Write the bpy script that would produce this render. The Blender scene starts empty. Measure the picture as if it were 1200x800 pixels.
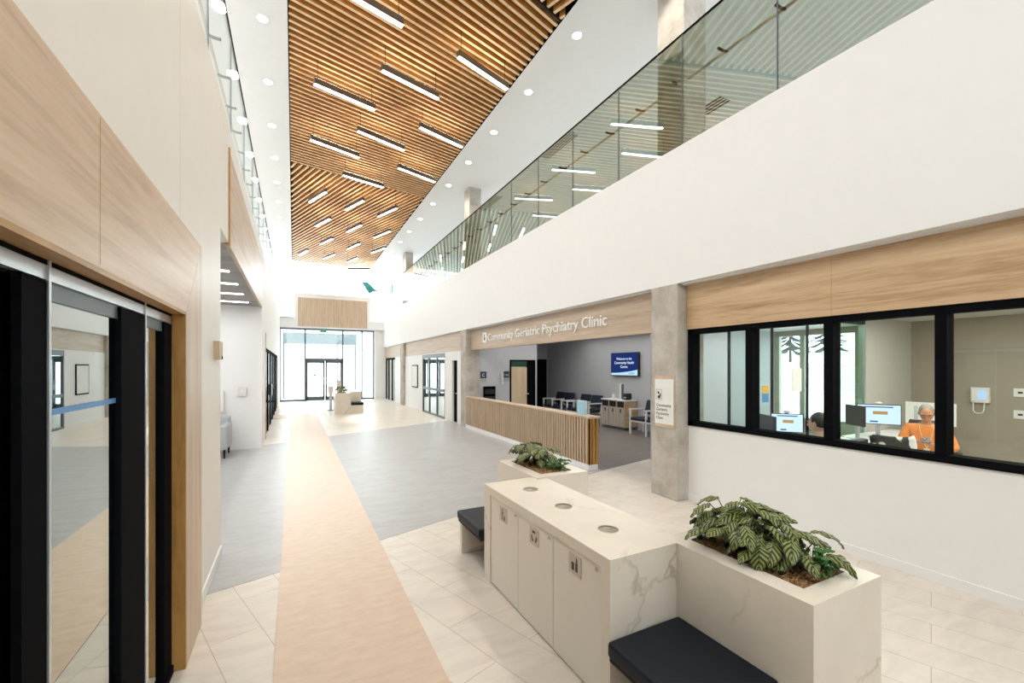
import bpy, bmesh, math, random
from mathutils import Vector, Matrix, Quaternion
random.seed(7)
PI = math.pi
C = bpy.context.scene.collection

# ------------------------------------------------------------------ materials
def nodes(name):
    m = bpy.data.materials.new(name); m.use_nodes = True
    nt = m.node_tree; nt.nodes.clear()
    out = nt.nodes.new('ShaderNodeOutputMaterial')
    return m, nt, out
def N(nt, t, **kw):
    n = nt.nodes.new(t)
    for k, v in kw.items(): setattr(n, k, v)
    return n
def L(nt, a, b): nt.links.new(a, b)
def bsdf(nt, out, col=(.8,.8,.8), rough=.5, metal=0, spec=.5):
    b = N(nt, 'ShaderNodeBsdfPrincipled')
    b.inputs['Base Color'].default_value = (*col, 1)
    b.inputs['Roughness'].default_value = rough
    b.inputs['Metallic'].default_value = metal
    b.inputs['Specular IOR Level'].default_value = spec
    L(nt, b.outputs[0], out.inputs[0]); return b
def coords(nt, scale=(1,1,1), rot=(0,0,0), kind='Object'):
    tc = N(nt, 'ShaderNodeTexCoord'); mp = N(nt, 'ShaderNodeMapping')
    mp.inputs['Scale'].default_value = scale; mp.inputs['Rotation'].default_value = rot
    L(nt, tc.outputs[kind], mp.inputs[0]); return mp.outputs[0]
def noise(nt, vec, scale, detail=4, rough=.5, dist=0):
    n = N(nt, 'ShaderNodeTexNoise'); n.inputs['Scale'].default_value = scale
    n.inputs['Detail'].default_value = detail; n.inputs['Roughness'].default_value = rough
    n.inputs['Distortion'].default_value = dist
    L(nt, vec, n.inputs['Vector']); return n
def ramp(nt, fac, stops):
    r = N(nt, 'ShaderNodeValToRGB'); e = r.color_ramp.elements
    while len(e) < len(stops): e.new(.5)
    for q, (p, c) in zip(e, stops):
        q.position = p; q.color = (*c, 1) if len(c) == 3 else c
    L(nt, fac, r.inputs[0]); return r.outputs[0]
def mixc(nt, fac, a, b, blend='MIX'):
    m = N(nt, 'ShaderNodeMix', data_type='RGBA', blend_type=blend)
    for sock, v in ((m.inputs[0], fac), (m.inputs[6], a), (m.inputs[7], b)):
        if hasattr(v, 'links'): L(nt, v, sock)
        elif isinstance(v, tuple): sock.default_value = (*v, 1)
        else: sock.default_value = v
    return m.outputs[2]
def math_(nt, op, a, b=None):
    m = N(nt, 'ShaderNodeMath', operation=op)
    for s, v in zip(m.inputs, (a, b)):
        if v is None: continue
        if hasattr(v, 'links'): L(nt, v, s)
        else: s.default_value = v
    return m.outputs[0]

def plain(name, col, rough=.5, metal=0, spec=.5, var=.04, scale=6):
    m, nt, out = nodes(name); b = bsdf(nt, out, col, rough, metal, spec)
    n = noise(nt, coords(nt), scale, 3)
    c = ramp(nt, n.outputs[0], [(.3, tuple(max(0, v*(1-var)) for v in col)), (.7, tuple(min(1, v*(1+var)) for v in col))])
    L(nt, c, b.inputs['Base Color']); return m
def emis(name, col, s):
    m, nt, out = nodes(name); e = N(nt, 'ShaderNodeEmission')
    e.inputs[0].default_value = (*col, 1); e.inputs[1].default_value = s
    L(nt, e.outputs[0], out.inputs[0]); return m
def wood(name, dark, mid, light, scale, rough=.45, bump=0.0, rot=(0,0,0)):
    m, nt, out = nodes(name); b = bsdf(nt, out, mid, rough)
    v = coords(nt, scale, rot)
    n1 = noise(nt, v, 1.0, 6, .6, .6)
    n2 = noise(nt, v, 5.0, 3, .6)
    f = math_(nt, 'ADD', math_(nt, 'MULTIPLY', n1.outputs[0], .75), math_(nt, 'MULTIPLY', n2.outputs[0], .25))
    c = ramp(nt, f, [(.33, dark), (.5, mid), (.68, light)])
    L(nt, c, b.inputs['Base Color']); return m
def marble(name, base, vein):
    m, nt, out = nodes(name); b = bsdf(nt, out, base, .22)
    v = coords(nt)
    d = noise(nt, v, 1.6, 5, .6)
    vv = N(nt, 'ShaderNodeVectorMath', operation='ADD'); sc = N(nt, 'ShaderNodeVectorMath', operation='SCALE')
    L(nt, d.outputs['Color'], sc.inputs[0]); sc.inputs['Scale'].default_value = .9
    L(nt, v, vv.inputs[0]); L(nt, sc.outputs[0], vv.inputs[1])
    vo = N(nt, 'ShaderNodeTexVoronoi', feature='DISTANCE_TO_EDGE'); vo.inputs['Scale'].default_value = 1.25
    L(nt, vv.outputs[0], vo.inputs['Vector'])
    line = ramp(nt, vo.outputs['Distance'], [(0, (1,1,1)), (.012, (.55,.55,.55)), (.03, (0,0,0))])
    mk = noise(nt, v, 1.3, 2)
    mask = ramp(nt, mk.outputs[0], [(.52, (0,0,0)), (.66, (1,1,1))])
    f = math_(nt, 'MULTIPLY', line, mask)
    f = math_(nt, 'MULTIPLY', f, .75)
    cl = noise(nt, v, 2.2, 5, .6)
    bc = ramp(nt, cl.outputs[0], [(.35, tuple(x*.93 for x in base)), (.6, base)])
    L(nt, mixc(nt, f, bc, vein), b.inputs['Base Color']); return m
def glass(name, tint, fac, rough=0.0, fres=1.0):
    m, nt, out = nodes(name)
    t = N(nt, 'ShaderNodeBsdfTransparent'); t.inputs[0].default_value = (*tint, 1)
    g = N(nt, 'ShaderNodeBsdfGlossy'); g.inputs['Roughness'].default_value = rough
    g.inputs[0].default_value = (.95, 1, .98, 1)
    ge = N(nt, 'ShaderNodeNewGeometry'); dt = N(nt, 'ShaderNodeVectorMath', operation='DOT_PRODUCT')
    L(nt, ge.outputs['Normal'], dt.inputs[0]); L(nt, ge.outputs['Incoming'], dt.inputs[1])
    sch = math_(nt, 'POWER', math_(nt, 'SUBTRACT', 1.0, math_(nt, 'ABSOLUTE', dt.outputs['Value'])), 5.0)
    f = math_(nt, 'MINIMUM', math_(nt, 'ADD', math_(nt, 'MULTIPLY', sch, .9*fres), fac), 1.0)
    mx = N(nt, 'ShaderNodeMixShader'); L(nt, f, mx.inputs[0]); L(nt, t.outputs[0], mx.inputs[1]); L(nt, g.outputs[0], mx.inputs[2])
    L(nt, mx.outputs[0], out.inputs[0]); return m

M = {}
M['white'] = plain('white_paint', (.83,.835,.835), .6, var=.008)
M['warm'] = plain('warm_white_paint', (.83,.80,.75), .5, var=.012)
M['ceil'] = plain('ceiling_paint', (.80,.81,.81), .6, var=.01)
M['blue_wall'] = plain('pale_grey_paint', (.50,.52,.545), .6, var=.015)
M['office_wall'] = plain('office_grey_paint', (.50,.485,.44), .6, var=.015)
M['black'] = plain('black_aluminium', (.005,.0055,.007), .8, spec=.03)
M['dkgrey'] = plain('grey_blue_aluminium', (.10,.13,.155), .4)
M['alu'] = plain('silver_aluminium', (.62,.67,.71), .3, .7)
M['steel'] = plain('brushed_steel', (.55,.50,.44), .35, .8)
M['navy'] = plain('navy_vinyl', (.006,.010,.018), .45, spec=.22, var=.1)
M['navy_fabric'] = plain('navy_fabric', (.012,.022,.042), .7, var=.15)
M['white_frame'] = plain('white_lacquer', (.85,.85,.84), .35)
M['grey_fabric'] = plain('grey_fabric', (.45,.47,.50), .8, var=.08, scale=40)
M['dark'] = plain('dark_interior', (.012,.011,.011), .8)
M['tan'] = plain('tan_board', (.50,.35,.16), .6, var=.06)
M['oak'] = wood('pale_oak_along', (.40,.30,.215), (.54,.42,.31), (.63,.51,.39), (14,.8,14))
M['oak_warm'] = wood('warm_oak_along', (.36,.22,.11), (.58,.40,.235), (.66,.485,.31), (10,.7,10))
M['oak_left'] = wood('light_oak_along', (.46,.32,.20), (.62,.455,.31), (.70,.54,.39), (16,.8,16))
M['oak_v'] = wood('pale_oak_upright', (.44,.33,.22), (.60,.46,.33), (.68,.54,.41), (14,14,.8))
M['edge'] = wood('amber_oak_edge', (.30,.15,.035), (.42,.22,.06), (.50,.28,.085), (14,2,2))
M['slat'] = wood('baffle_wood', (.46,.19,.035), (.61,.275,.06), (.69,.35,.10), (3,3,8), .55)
M['slat_lit_face'] = wood('baffle_lit_underside', (.66,.44,.24), (.77,.56,.34), (.83,.64,.42), (3,3,8), .5)  # lit copy of the baffle wood, brightness put into the colour
M['slat_back'] = plain('baffle_backing', (.03,.016,.008), .9)
M['desk_slat'] = wood('desk_slat_oak', (.36,.25,.16), (.50,.37,.25), (.60,.46,.33), (20,20,1.2))
M['desk_gap'] = plain('desk_gap_dark', (.07,.045,.03), .8)
M['cab'] = wood('cabinet_laminate', (.30,.26,.215), (.46,.41,.345), (.56,.51,.44), (18,18,1))
M['door_wood'] = wood('maple_door', (.56,.42,.27), (.66,.51,.34), (.72,.57,.40), (12,12,.8))
M['marble'] = marble('cream_quartz', (.82,.755,.655), (.40,.33,.24))
M['cream'] = plain('cream_laminate', (.80,.755,.675), .35, var=.012)
M['glass'] = glass('clear_glass', (.93,.97,.96), .03)
M['glass_guard'] = glass('greenish_guard_glass', (.74,.80,.765), .17, fres=.8)
M['glass_guard_l'] = glass('pale_guard_glass', (.97,.98,.985), .04, fres=.6)
M['glass_door'] = glass('tinted_door_glass', (.60,.62,.62), .42, fres=1.1)
M['glass_far'] = glass('mirrored_far_glass', (.45,.5,.52), .45)
M['glass_green'] = glass('green_edge_glass', (.66,.80,.68), .05)
M['lamp'] = emis('lamp_white', (1,.96,.9), 9.0)
M['lamp_strip'] = emis('lamp_strip', (1,.95,.88), 5.0)
M['skin'] = plain('skin_warm', (.62,.30,.17), .5, var=.06)
M['skin2'] = plain('skin_light', (.70,.43,.33), .5, var=.05)
M['orange'] = plain('orange_knit', (.72,.24,.055), .85, var=.12, scale=30)
M['jeans'] = plain('dark_trousers', (.02,.025,.04), .8)
M['hair_grey'] = plain('grey_hair', (.30,.27,.235), .7, var=.3, scale=50)
M['hair_dark'] = plain('dark_hair', (.018,.012,.010), .5, var=.3, scale=50)
M['paper'] = plain('paper_white', (.82,.82,.80), .6)
M['black_plastic'] = plain('black_plastic', (.012,.012,.013), .4)
M['white_plastic'] = plain('white_plastic', (.75,.74,.71), .4)
M['blue_sign'] = plain('dark_teal_sign', (.012,.045,.075), .4)
M['blue'] = plain('blue_film', (.08,.28,.60), .4)
M['yellow'] = plain('yellow_film', (.75,.45,.05), .5)
M['sky_card'] = plain('pale_blue_card', (.35,.62,.78), .5)
M['text_white'] = plain('white_letters', (.9,.9,.88), .5)
M['text_dark'] = plain('dark_letters', (.04,.04,.045), .6)
M['green'] = plain('green_panel', (.012,.06,.03), .4)
M['exit_green'] = plain('exit_green', (.10,.45,.30), .5)
M['teal'] = plain('teal_fabric', (.012,.17,.17), .6)
M['snow'] = plain('pale_ground', (.85,.87,.9), .8)
M['stem'] = plain('stem_green', (.05,.06,.025), .6)
M['tree'] = plain('conifer_green', (.03,.06,.05), .8, var=.4)

def concrete():
    m, nt, out = nodes('cast_concrete'); b = bsdf(nt, out, (.5,.47,.42), .8)
    v = coords(nt); a = noise(nt, v, 3, 6, .65); c = noise(nt, v, 45, 2)
    c1 = ramp(nt, a.outputs[0], [(.3, (.34,.305,.255)), (.5, (.47,.435,.385)), (.7, (.57,.545,.50))])
    c2 = ramp(nt, c.outputs[0], [(.27, (.6,.57,.55)), (.38, (1,1,1))])
    L(nt, mixc(nt, .55, c1, mixc(nt, 1.0, c1, c2, 'MULTIPLY')), b.inputs['Base Color']); return m
M['concrete'] = concrete()
PHI = math.radians(71.5)
def tile(name, base, mortar, w, h, rough, var, streak):
    m, nt, out = nodes(name); b = bsdf(nt, out, base, rough)
    v = coords(nt, rot=(0,0,PHI))
    br = N(nt, 'ShaderNodeTexBrick'); br.offset = .5
    br.inputs['Scale'].default_value = 1; br.inputs['Brick Width'].default_value = w
    br.inputs['Row Height'].default_value = h; br.inputs['Mortar Size'].default_value = .0025
    br.inputs['Mortar Smooth'].default_value = .1; br.inputs['Bias'].default_value = 0
    br.inputs['Color1'].default_value = (*[x*(1-var) for x in base], 1)
    br.inputs['Color2'].default_value = (*[min(1, x*(1+var)) for x in base], 1)
    br.inputs['Mortar'].default_value = (*mortar, 1)
    L(nt, v, br.inputs['Vector'])
    v2 = coords(nt, scale=(1.2, 4, 1), rot=(0,0,PHI))
    n = noise(nt, v2, 1.6, 7, .62, 1.2)
    s = ramp(nt, n.outputs[0], [(.36, tuple([1-streak]*3)), (.55, (1,1,1)), (.7, tuple([1+streak*.4]*3))])
    L(nt, mixc(nt, 1.0, br.outputs['Color'], s, 'MULTIPLY'), b.inputs['Base Color']); return m
M['tile'] = tile('cream_plank_tile', (.72,.665,.595), (.46,.40,.33), .95, .30, .34, .03, .10)
M['grey_tile'] = tile('grey_stone_tile', (.43,.435,.44), (.39,.39,.39), 1.2, .60, .36, .015, .12)
M['clinic_tile_shade'] = tile('shaded_clinic_tile', (.21,.19,.17), (.16,.15,.14), 1.2, .60, .3, .03, .16)  # the grey floor tile again, with the clinic's dimness painted in
def strip_mat():
    m, nt, out = nodes('tan_walk_strip'); b = bsdf(nt, out, (.7,.55,.42), .4)
    v = coords(nt); n = noise(nt, coords(nt, scale=(2,6,1)), 3, 5, .6)
    c = ramp(nt, n.outputs[0], [(.35, (.63,.485,.365)), (.65, (.70,.555,.43))])
    L(nt, c, b.inputs['Base Color']); return m
M['strip'] = strip_mat()
def mulch():
    m, nt, out = nodes('coco_bark'); b = bsdf(nt, out, (.4,.25,.12), .9)
    n = noise(nt, coords(nt), 90, 3, .7)
    L(nt, ramp(nt, n.outputs[0], [(.3, (.12,.055,.02)), (.5, (.40,.23,.10)), (.72, (.68,.46,.25))]), b.inputs['Base Color']); return m
M['mulch'] = mulch()
def leaf_mat(name, dark, light):
    m, nt, out = nodes(name); b = bsdf(nt, out, dark, .38)
    tc = N(nt, 'ShaderNodeTexCoord'); sp = N(nt, 'ShaderNodeSeparateXYZ'); L(nt, tc.outputs['UV'], sp.inputs[0])
    a = math_(nt, 'ABSOLUTE', math_(nt, 'SUBTRACT', sp.outputs[1], .5))
    ph = math_(nt, 'SUBTRACT', math_(nt, 'MULTIPLY', sp.outputs[0], 6.0), math_(nt, 'MULTIPLY', a, 4.0))
    s = math_(nt, 'SINE', math_(nt, 'MULTIPLY', ph, 2*PI))
    f = ramp(nt, math_(nt, 'ADD', math_(nt, 'MULTIPLY', s, .5), .5), [(.38, (0,0,0)), (.55, (1,1,1))])
    edge = ramp(nt, a, [(.0, (.2,.2,.2)), (.05, (1,1,1)), (.36, (1,1,1)), (.45, (.25,.25,.25))])
    f = math_(nt, 'MULTIPLY', f, edge)
    L(nt, mixc(nt, f, dark, light), b.inputs['Base Color']); return m
M['leaf'] = leaf_mat('striped_leaf', (.014,.022,.008), (.25,.30,.07))
M['leaf2'] = leaf_mat('striped_leaf_pale', (.02,.032,.012), (.27,.31,.10))
M['fern'] = plain('bright_leaf', (.035,.17,.025), .4, var=.3, scale=20)

# ------------------------------------------------------------------ mesh builder
class MB:
    def __init__(s): s.v = []; s.f = []; s.uv = {}
    def poly(s, pts):
        i = len(s.v); s.v += [tuple(p) for p in pts]; s.f.append(tuple(range(i, i+len(pts)))); return s
    def box(s, x0, x1, y0, y1, z0, z1):
        x0, x1 = min(x0,x1), max(x0,x1); y0, y1 = min(y0,y1), max(y0,y1); z0, z1 = min(z0,z1), max(z0,z1)
        i = len(s.v)
        s.v += [(x0,y0,z0),(x1,y0,z0),(x1,y1,z0),(x0,y1,z0),(x0,y0,z1),(x1,y0,z1),(x1,y1,z1),(x0,y1,z1)]
        s.f += [tuple(i+k for k in q) for q in ((0,3,2,1),(4,5,6,7),(0,1,5,4),(1,2,6,5),(2,3,7,6),(3,0,4,7))]
        return s
    def prism(s, pts, z0, z1):
        i = len(s.v); n = len(pts)
        s.v += [(x,y,z0) for x,y in pts] + [(x,y,z1) for x,y in pts]
        s.f.append(tuple(range(i+n-1, i-1, -1))); s.f.append(tuple(range(i+n, i+2*n)))
        for k in range(n): s.f.append((i+k, i+(k+1)%n, i+n+(k+1)%n, i+n+k))
        return s
    def prism_x(s, pts, x0, x1):      # polygon in (y,z), extruded along x
        i = len(s.v); n = len(pts)
        s.v += [(x0,y,z) for y,z in pts] + [(x1,y,z) for y,z in pts]
        s.f.append(tuple(range(i+n-1, i-1, -1))); s.f.append(tuple(range(i+n, i+2*n)))
        for k in range(n): s.f.append((i+k, i+(k+1)%n, i+n+(k+1)%n, i+n+k))
        return s
    def bar(s, a, b, w, h, up=(0,0,1)):
        a, b = Vector(a), Vector(b); d = (b-a).normalized(); u = Vector(up)
        if abs(d.dot(u)) > .98: u = Vector((0,1,0))
        r = d.cross(u).normalized(); t = r.cross(d)
        i = len(s.v)
        for p in (a, b):
            for q, e in ((-1,-1),(1,-1),(1,1),(-1,1)): s.v.append(tuple(p + r*w/2*q + t*h/2*e))
        s.f += [tuple(i+k for k in q) for q in ((3,2,1,0),(4,5,6,7),(0,1,5,4),(1,2,6,5),(2,3,7,6),(3,0,4,7))]
        return s
    def tube(s, pts, r, n=8, cap=True):
        pts = [Vector(p) for p in pts]; base = len(s.v)
        rs = r if isinstance(r, (list, tuple)) else [r]*len(pts)
        for k, p in enumerate(pts):
            d = (pts[min(k+1, len(pts)-1)] - pts[max(k-1, 0)]).normalized()
            u = Vector((0,0,1)) if abs(d.z) < .9 else Vector((1,0,0))
            a = d.cross(u).normalized(); b = d.cross(a)
            for j in range(n):
                t = 2*PI*j/n; s.v.append(tuple(p + (a*math.cos(t)+b*math.sin(t))*rs[k]))
        for k in range(len(pts)-1):
            for j in range(n):
                s.f.append((base+k*n+j, base+k*n+(j+1)%n, base+(k+1)*n+(j+1)%n, base+(k+1)*n+j))
        if cap:
            s.f.append(tuple(base+j for j in range(n-1,-1,-1))); e = base+(len(pts)-1)*n
            s.f.append(tuple(e+j for j in range(n)))
        return s
    def disc(s, c, r, n=20, axis='z', flip=False):
        i = len(s.v)
        for j in range(n):
            t = 2*PI*j/n; a, b = r*math.cos(t), r*math.sin(t)
            s.v.append((c[0]+a, c[1]+b, c[2]) if axis == 'z' else (c[0], c[1]+a, c[2]+b))
        f = tuple(range(i, i+n)); s.f.append(f[::-1] if flip else f); return s
    def lathe(s, prof, c=(0,0,0), n=16):
        i = len(s.v)
        for r, z in prof:
            for j in range(n):
                t = 2*PI*j/n; s.v.append((c[0]+r*math.cos(t), c[1]+r*math.sin(t), c[2]+z))
        for k in range(len(prof)-1):
            for j in range(n):
                s.f.append((i+k*n+j, i+k*n+(j+1)%n, i+(k+1)*n+(j+1)%n, i+(k+1)*n+j))
        return s
    def ell(s, c, r, n=14, m=10):
        prof = []
        i = len(s.v)
        for k in range(m+1):
            a = -PI/2 + PI*k/m
            for j in range(n):
                t = 2*PI*j/n
                s.v.append((c[0]+r[0]*math.cos(a)*math.cos(t), c[1]+r[1]*math.cos(a)*math.sin(t), c[2]+r[2]*math.sin(a)))
        for k in range(m):
            for j in range(n):
                s.f.append((i+k*n+j, i+k*n+(j+1)%n, i+(k+1)*n+(j+1)%n, i+(k+1)*n+j))
        return s
    def build(s, name, mat, parent=None, smooth=False, bevel=0, seg=2, loc=None):
        me = bpy.data.meshes.new(name)
        vs = s.v
        if loc: vs = [(x-loc[0], y-loc[1], z-loc[2]) for x, y, z in vs]
        me.from_pydata(vs, [], s.f); me.validate()
        if mat: me.materials.append(M[mat] if isinstance(mat, str) else mat)
        bm = bmesh.new(); bm.from_mesh(me)
        bmesh.ops.remove_doubles(bm, verts=bm.verts, dist=1e-6) if smooth else None
        if not s.uv: bmesh.ops.recalc_face_normals(bm, faces=bm.faces)
        bm.to_mesh(me); bm.free()
        if smooth:
            for p in me.polygons: p.use_smooth = True
        o = bpy.data.objects.new(name, me); C.objects.link(o)
        if loc: o.location = loc
        if parent is not None: o.parent = parent
        if bevel:
            b = o.modifiers.new('bevel', 'BEVEL'); b.width = bevel; b.segments = seg; b.limit_method = 'ANGLE'
            if seg > 1:
                for p in me.polygons: p.use_smooth = True
                w = o.modifiers.new('wn', 'WEIGHTED_NORMAL')
        return o

def tag(o, label, cat, group=None, kind=None):
    o['label'] = label; o['category'] = cat
    if group: o['group'] = group
    if kind: o['kind'] = kind
    return o
def thing(name, label, cat, loc=(0,0,0), rz=0, group=None):
    o = bpy.data.objects.new(name, None); C.objects.link(o); o.location = loc; o.rotation_euler = (0,0,rz)
    o.empty_display_size = .1
    return tag(o, label, cat, group)
def struct(name, loc=(0,0,0), label=None):
    o = bpy.data.objects.new(name, None); C.objects.link(o); o.location = loc; o['kind'] = 'structure'; o.empty_display_size = .1
    if label: o['label'] = label
    return o
def st(mb, name, mat, label=None, **kw):
    o = mb.build(name, mat, **kw); o['kind'] = 'structure'
    if label: o['label'] = label
    return o
def B(*a): return MB().box(*a)
def copy_tree(o, parent=None):
    c = o.copy(); C.objects.link(c)
    if parent is not None: c.parent = parent
    for ch in list(o.children): copy_tree(ch, c)
    return c
def text(body, size, mat, name, parent, loc, rot, ext=.004, align='LEFT', width=None, sp=1.0, bold=0.0, line=1.0):
    cu = bpy.data.curves.new(name, 'FONT'); cu.body = body; cu.size = size; cu.extrude = ext
    cu.align_x = align; cu.resolution_u = 3; cu.offset = bold; cu.space_line = line
    t = bpy.data.objects.new(name+'_tmp', cu); C.objects.link(t)
    bpy.context.view_layer.update()
    me = bpy.data.meshes.new_from_object(t.evaluated_get(bpy.context.evaluated_depsgraph_get()))
    bpy.data.objects.remove(t)
    if width:
        xs = [v.co.x for v in me.vertices]; k = width/(max(xs)-min(xs)); x0 = min(xs)
        for v in me.vertices: v.co.x = (v.co.x-x0)*k
    me.materials.clear(); me.materials.append(M[mat])
    o = bpy.data.objects.new(name, me); C.objects.link(o); o.parent = parent; o.location = loc
    o.rotation_euler = rot; return o
def text_w(body, size, bold=0.0):
    cu = bpy.data.curves.new('m', 'FONT'); cu.body = body; cu.size = size; cu.offset = bold
    t = bpy.data.objects.new('m', cu); C.objects.link(t); bpy.context.view_layer.update()
    me = t.evaluated_get(bpy.context.evaluated_depsgraph_get()).to_mesh(); xs = [v.co.x for v in me.vertices]
    r_ = max(xs); bpy.data.objects.remove(t); bpy.data.curves.remove(cu); return r_
def words(body, size, mat, name, parent, loc, rot, ext=.004, align='LEFT', width=None, bold=0.0):
    # one mesh per word, set in one line
    ws = body.split(' '); tot = text_w(body, size, bold); kx = (width/tot) if width else 1.0; wi = text_w('i', size, bold)
    R_ = rot.to_matrix(); x0 = -tot*kx/2 if align == 'CENTER' else 0
    for n_, w_ in enumerate(ws):
        off = 0 if n_ == 0 else text_w(' '.join(ws[:n_]) + ' i', size, bold) - wi
        o = text(w_, size, mat, name, parent, tuple(Vector(loc) + R_ @ Vector((x0+off*kx,0,0))), rot, ext, bold=bold)
        if kx != 1.0:
            for v in o.data.vertices: v.co.x *= kx
FACE_MX = Matrix(((0,0,-1),(-1,0,0),(0,1,0))).to_euler()     # lettering on a face that looks to -x
FACE_PX = Matrix(((0,0,1),(1,0,0),(0,1,0))).to_euler()       # lettering on a face that looks to +x
FACE_MY = Matrix(((1,0,0),(0,0,-1),(0,1,0))).to_euler()      # lettering on a face that looks to -y

# ------------------------------------------------------------------ the shell
Y0, YE = -5.0, 25.2
XF, XW = 4.57, 4.79
CZ = 7.2
st(B(-4.2, 10.5, Y0, YE, -.12, 0), 'floor', 'tile')
g = MB(); f1 = lambda x: 4.31+.335*x; f2 = lambda x: 11.67+.466*x
g.prism([(-3.6,f1(-.63)),(-.63,f1(-.63)),(4.79,f1(4.79)),(4.79,f2(4.79)),(-.63,f2(-.63)),(-.63,11),(-3.6,11)], 0, .003)
st(g, 'floor_grey', 'grey_tile')
st(MB().prism([(4.79,f1(4.79)),(8.8,f1(7.6)),(8.8,14.2),(4.79,14.2)], 0, .003), 'floor_clinic', 'clinic_tile_shade')
s_ = MB().prism([(-.105,Y0),(.795,Y0),(.795,18.2),(-.62,18.2),(-.62,17.0),(-.105,17.0)], .003, .006)
st(s_, 'floor_strip', 'strip')

# left wall with a wide oak portal, lounge opening, white walls beyond
wl = MB()
wl.box(-.9,-.625, Y0, -1.6, 0, 4.43); wl.box(-.9,-.625, -1.6, 3.175, 2.13, 4.43); wl.box(-.9,-.625, 3.175, 4.93, 0, 4.43)
wl.box(-.9,-.625, 4.93, 5.52, 3.14, 4.43)
st(wl, 'wall_left', 'warm')
st(MB().box(-.6255,-.6245, 3.287, 3.292, 2.64, 4.43), 'trim_1', 'steel')
wf = MB(); wf.box(-.9,-.625, 5.52, 11.0, 4.15, 4.43); wf.box(-.9,-.625, 11.0, 12.3, 0, 4.43)
wf.box(-.9,-.625, 12.3, 21.6, 2.30, 4.43); wf.box(-.9,-.625, 21.6, YE, 0, 4.43)
st(wf, 'wall_left_far', 'white')
st(B(-.66,-.618, 5.54, 11.0, 3.12, 4.15), 'trim_2', 'oak', label='pale oak fascia panels above the lounge opening')
st(B(-.66,-.610, 5.49, 5.54, 3.12, 4.17), 'trim_3', 'edge', label='amber oak edge of the fascia panels')
st(B(-.64,-.613, 12.27, 12.33, 0, 2.66), 'trim_4', 'edge')
b_ = MB(); b_.box(-.626,-.612, 3.66, 4.93, .003, .09); st(b_, 'baseboard_left', 'white')
# portal
p = MB()
p.prism_x([(-1.6,2.13),(3.175,2.13),(3.65,2.64),(-1.6,2.64)], -.64, -.573)
ph = st(p, 'trim_5', 'oak_left', label='pale oak portal header')
p = MB(); p.prism_x([(3.177,.0),(3.65,0),(3.65,2.636),(3.177,2.128)], -.64, -.573)
st(p, 'trim_6', 'oak_v', label='pale oak portal jamb')
st(MB().box(-.5735,-.5725, 1.888, 1.892, 2.14, 2.63), 'trim_7', 'edge')
e = MB(); e.box(-.64,-.5735, -1.6, 3.175, 2.112, 2.13); e.box(-.64,-.5735, 3.158, 3.176, 0, 2.13); st(e, 'trim_8', 'edge', label='amber reveal of the portal')

# lounge
st(B(-3.6,-.9, 11.0, 11.15, 0, 3.2), 'wall_lounge_back', 'white')
st(B(-3.75,-3.6, 4.93, 11.15, 0, 3.2), 'wall_lounge_side', 'white')
st(B(-3.6,-.9, 4.8, 4.93, 0, 3.2), 'wall_lounge_front', 'white')
st(B(-3.6,-.63, 10.985, 10.999, .003, .1), 'baseboard_lounge', 'white')
sf = MB()
y = 5.53
while y < 10.95: sf.box(-3.6,-.665, y, y+.125, 3.14, 3.165); y += .135
st(sf, 'ceiling_lounge', plain('grey_soffit_plank', (.33,.32,.31), .6, var=.15, scale=3))
st(B(-3.6,-.67, 4.93, 10.99, 3.2, 3.24), 'ceiling_lounge_deck', 'dark')

# upper slabs, ceilings and upper walls
st(B(-4.2,-.64, Y0, YE, 4.30, 4.42), 'floor_upper_left', 'ceil')
st(B(4.75, 9.2, Y0, YE, 4.45, 4.60), 'floor_upper_right', 'ceil')
st(B(-4.3,-4.2, Y0, 28.3, 0, CZ+.5), 'wall_upper_left', 'white')
st(B(9.2, 9.35, 12.0, 28.3, 4.5, CZ+.5).box(9.2, 9.35, Y0, 12.0, 4.5, CZ+.5), 'wall_upper_right', 'ceil')
st(B(-4.2,-.08, Y0, 28.3, CZ, CZ+.15), 'ceiling_left', 'ceil')
st(B(3.73, 9.2, Y0, 28.3, CZ, CZ+.15), 'ceiling_right', 'ceil')
st(B(-.08, 3.73, 24.45, 28.3, CZ, CZ+.15), 'ceiling_end', 'ceil')
st(B(-.1, 3.75, Y0, 24.5, CZ+.30, CZ+.34), 'ceiling_deck', 'slat_back')
st(MB().box(-.082,-.078, Y0, 24.45, CZ-.002, CZ+.3).box(3.728,3.732, Y0, 24.45, CZ-.002, CZ+.3), 'trim_9', 'black')

# timber baffle ceiling: three fields of slats
k = 1.8/2.1
cf = thing('slatted_ceiling', 'suspended orange timber slat ceiling over the hall in changing diagonal fields', 'ceiling feature', (0,0,CZ))
def clip_seg(p, d, lo, hi):
    # part of the infinite line inside x[-.07,3.72] and between two boundary lines (y over x)
    t0, t1 = -1e9, 1e9
    def cut(a, b):   # a + t*b >= 0
        nonlocal t0, t1
        if abs(b) < 1e-9:
            if a < 0: t0, t1 = 1, 0
        elif b > 0: t0 = max(t0, -a/b)
        else: t1 = min(t1, -a/b)
    cut(p[0]+.065, d[0]); cut(3.715-p[0], -d[0])
    cut(p[1]-lo[0]-lo[1]*p[0], d[1]-lo[1]*d[0]); cut(hi[0]+hi[1]*p[0]-p[1], hi[1]*d[0]-d[1])
    if t1-t0 < .05: return None
    return (p[0]+d[0]*t0, p[1]+d[1]*t0), (p[0]+d[0]*t1, p[1]+d[1]*t1)
def lit_underside(o):      # light from below painted as paler wood on the slat undersides
    o.data.materials.append(M['slat_lit_face'])
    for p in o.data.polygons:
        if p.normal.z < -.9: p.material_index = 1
bC = (4.52, .31); bAB = (12.66, .208)
SW, SH = .048, .125
mbA = MB(); nA = 54
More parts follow.
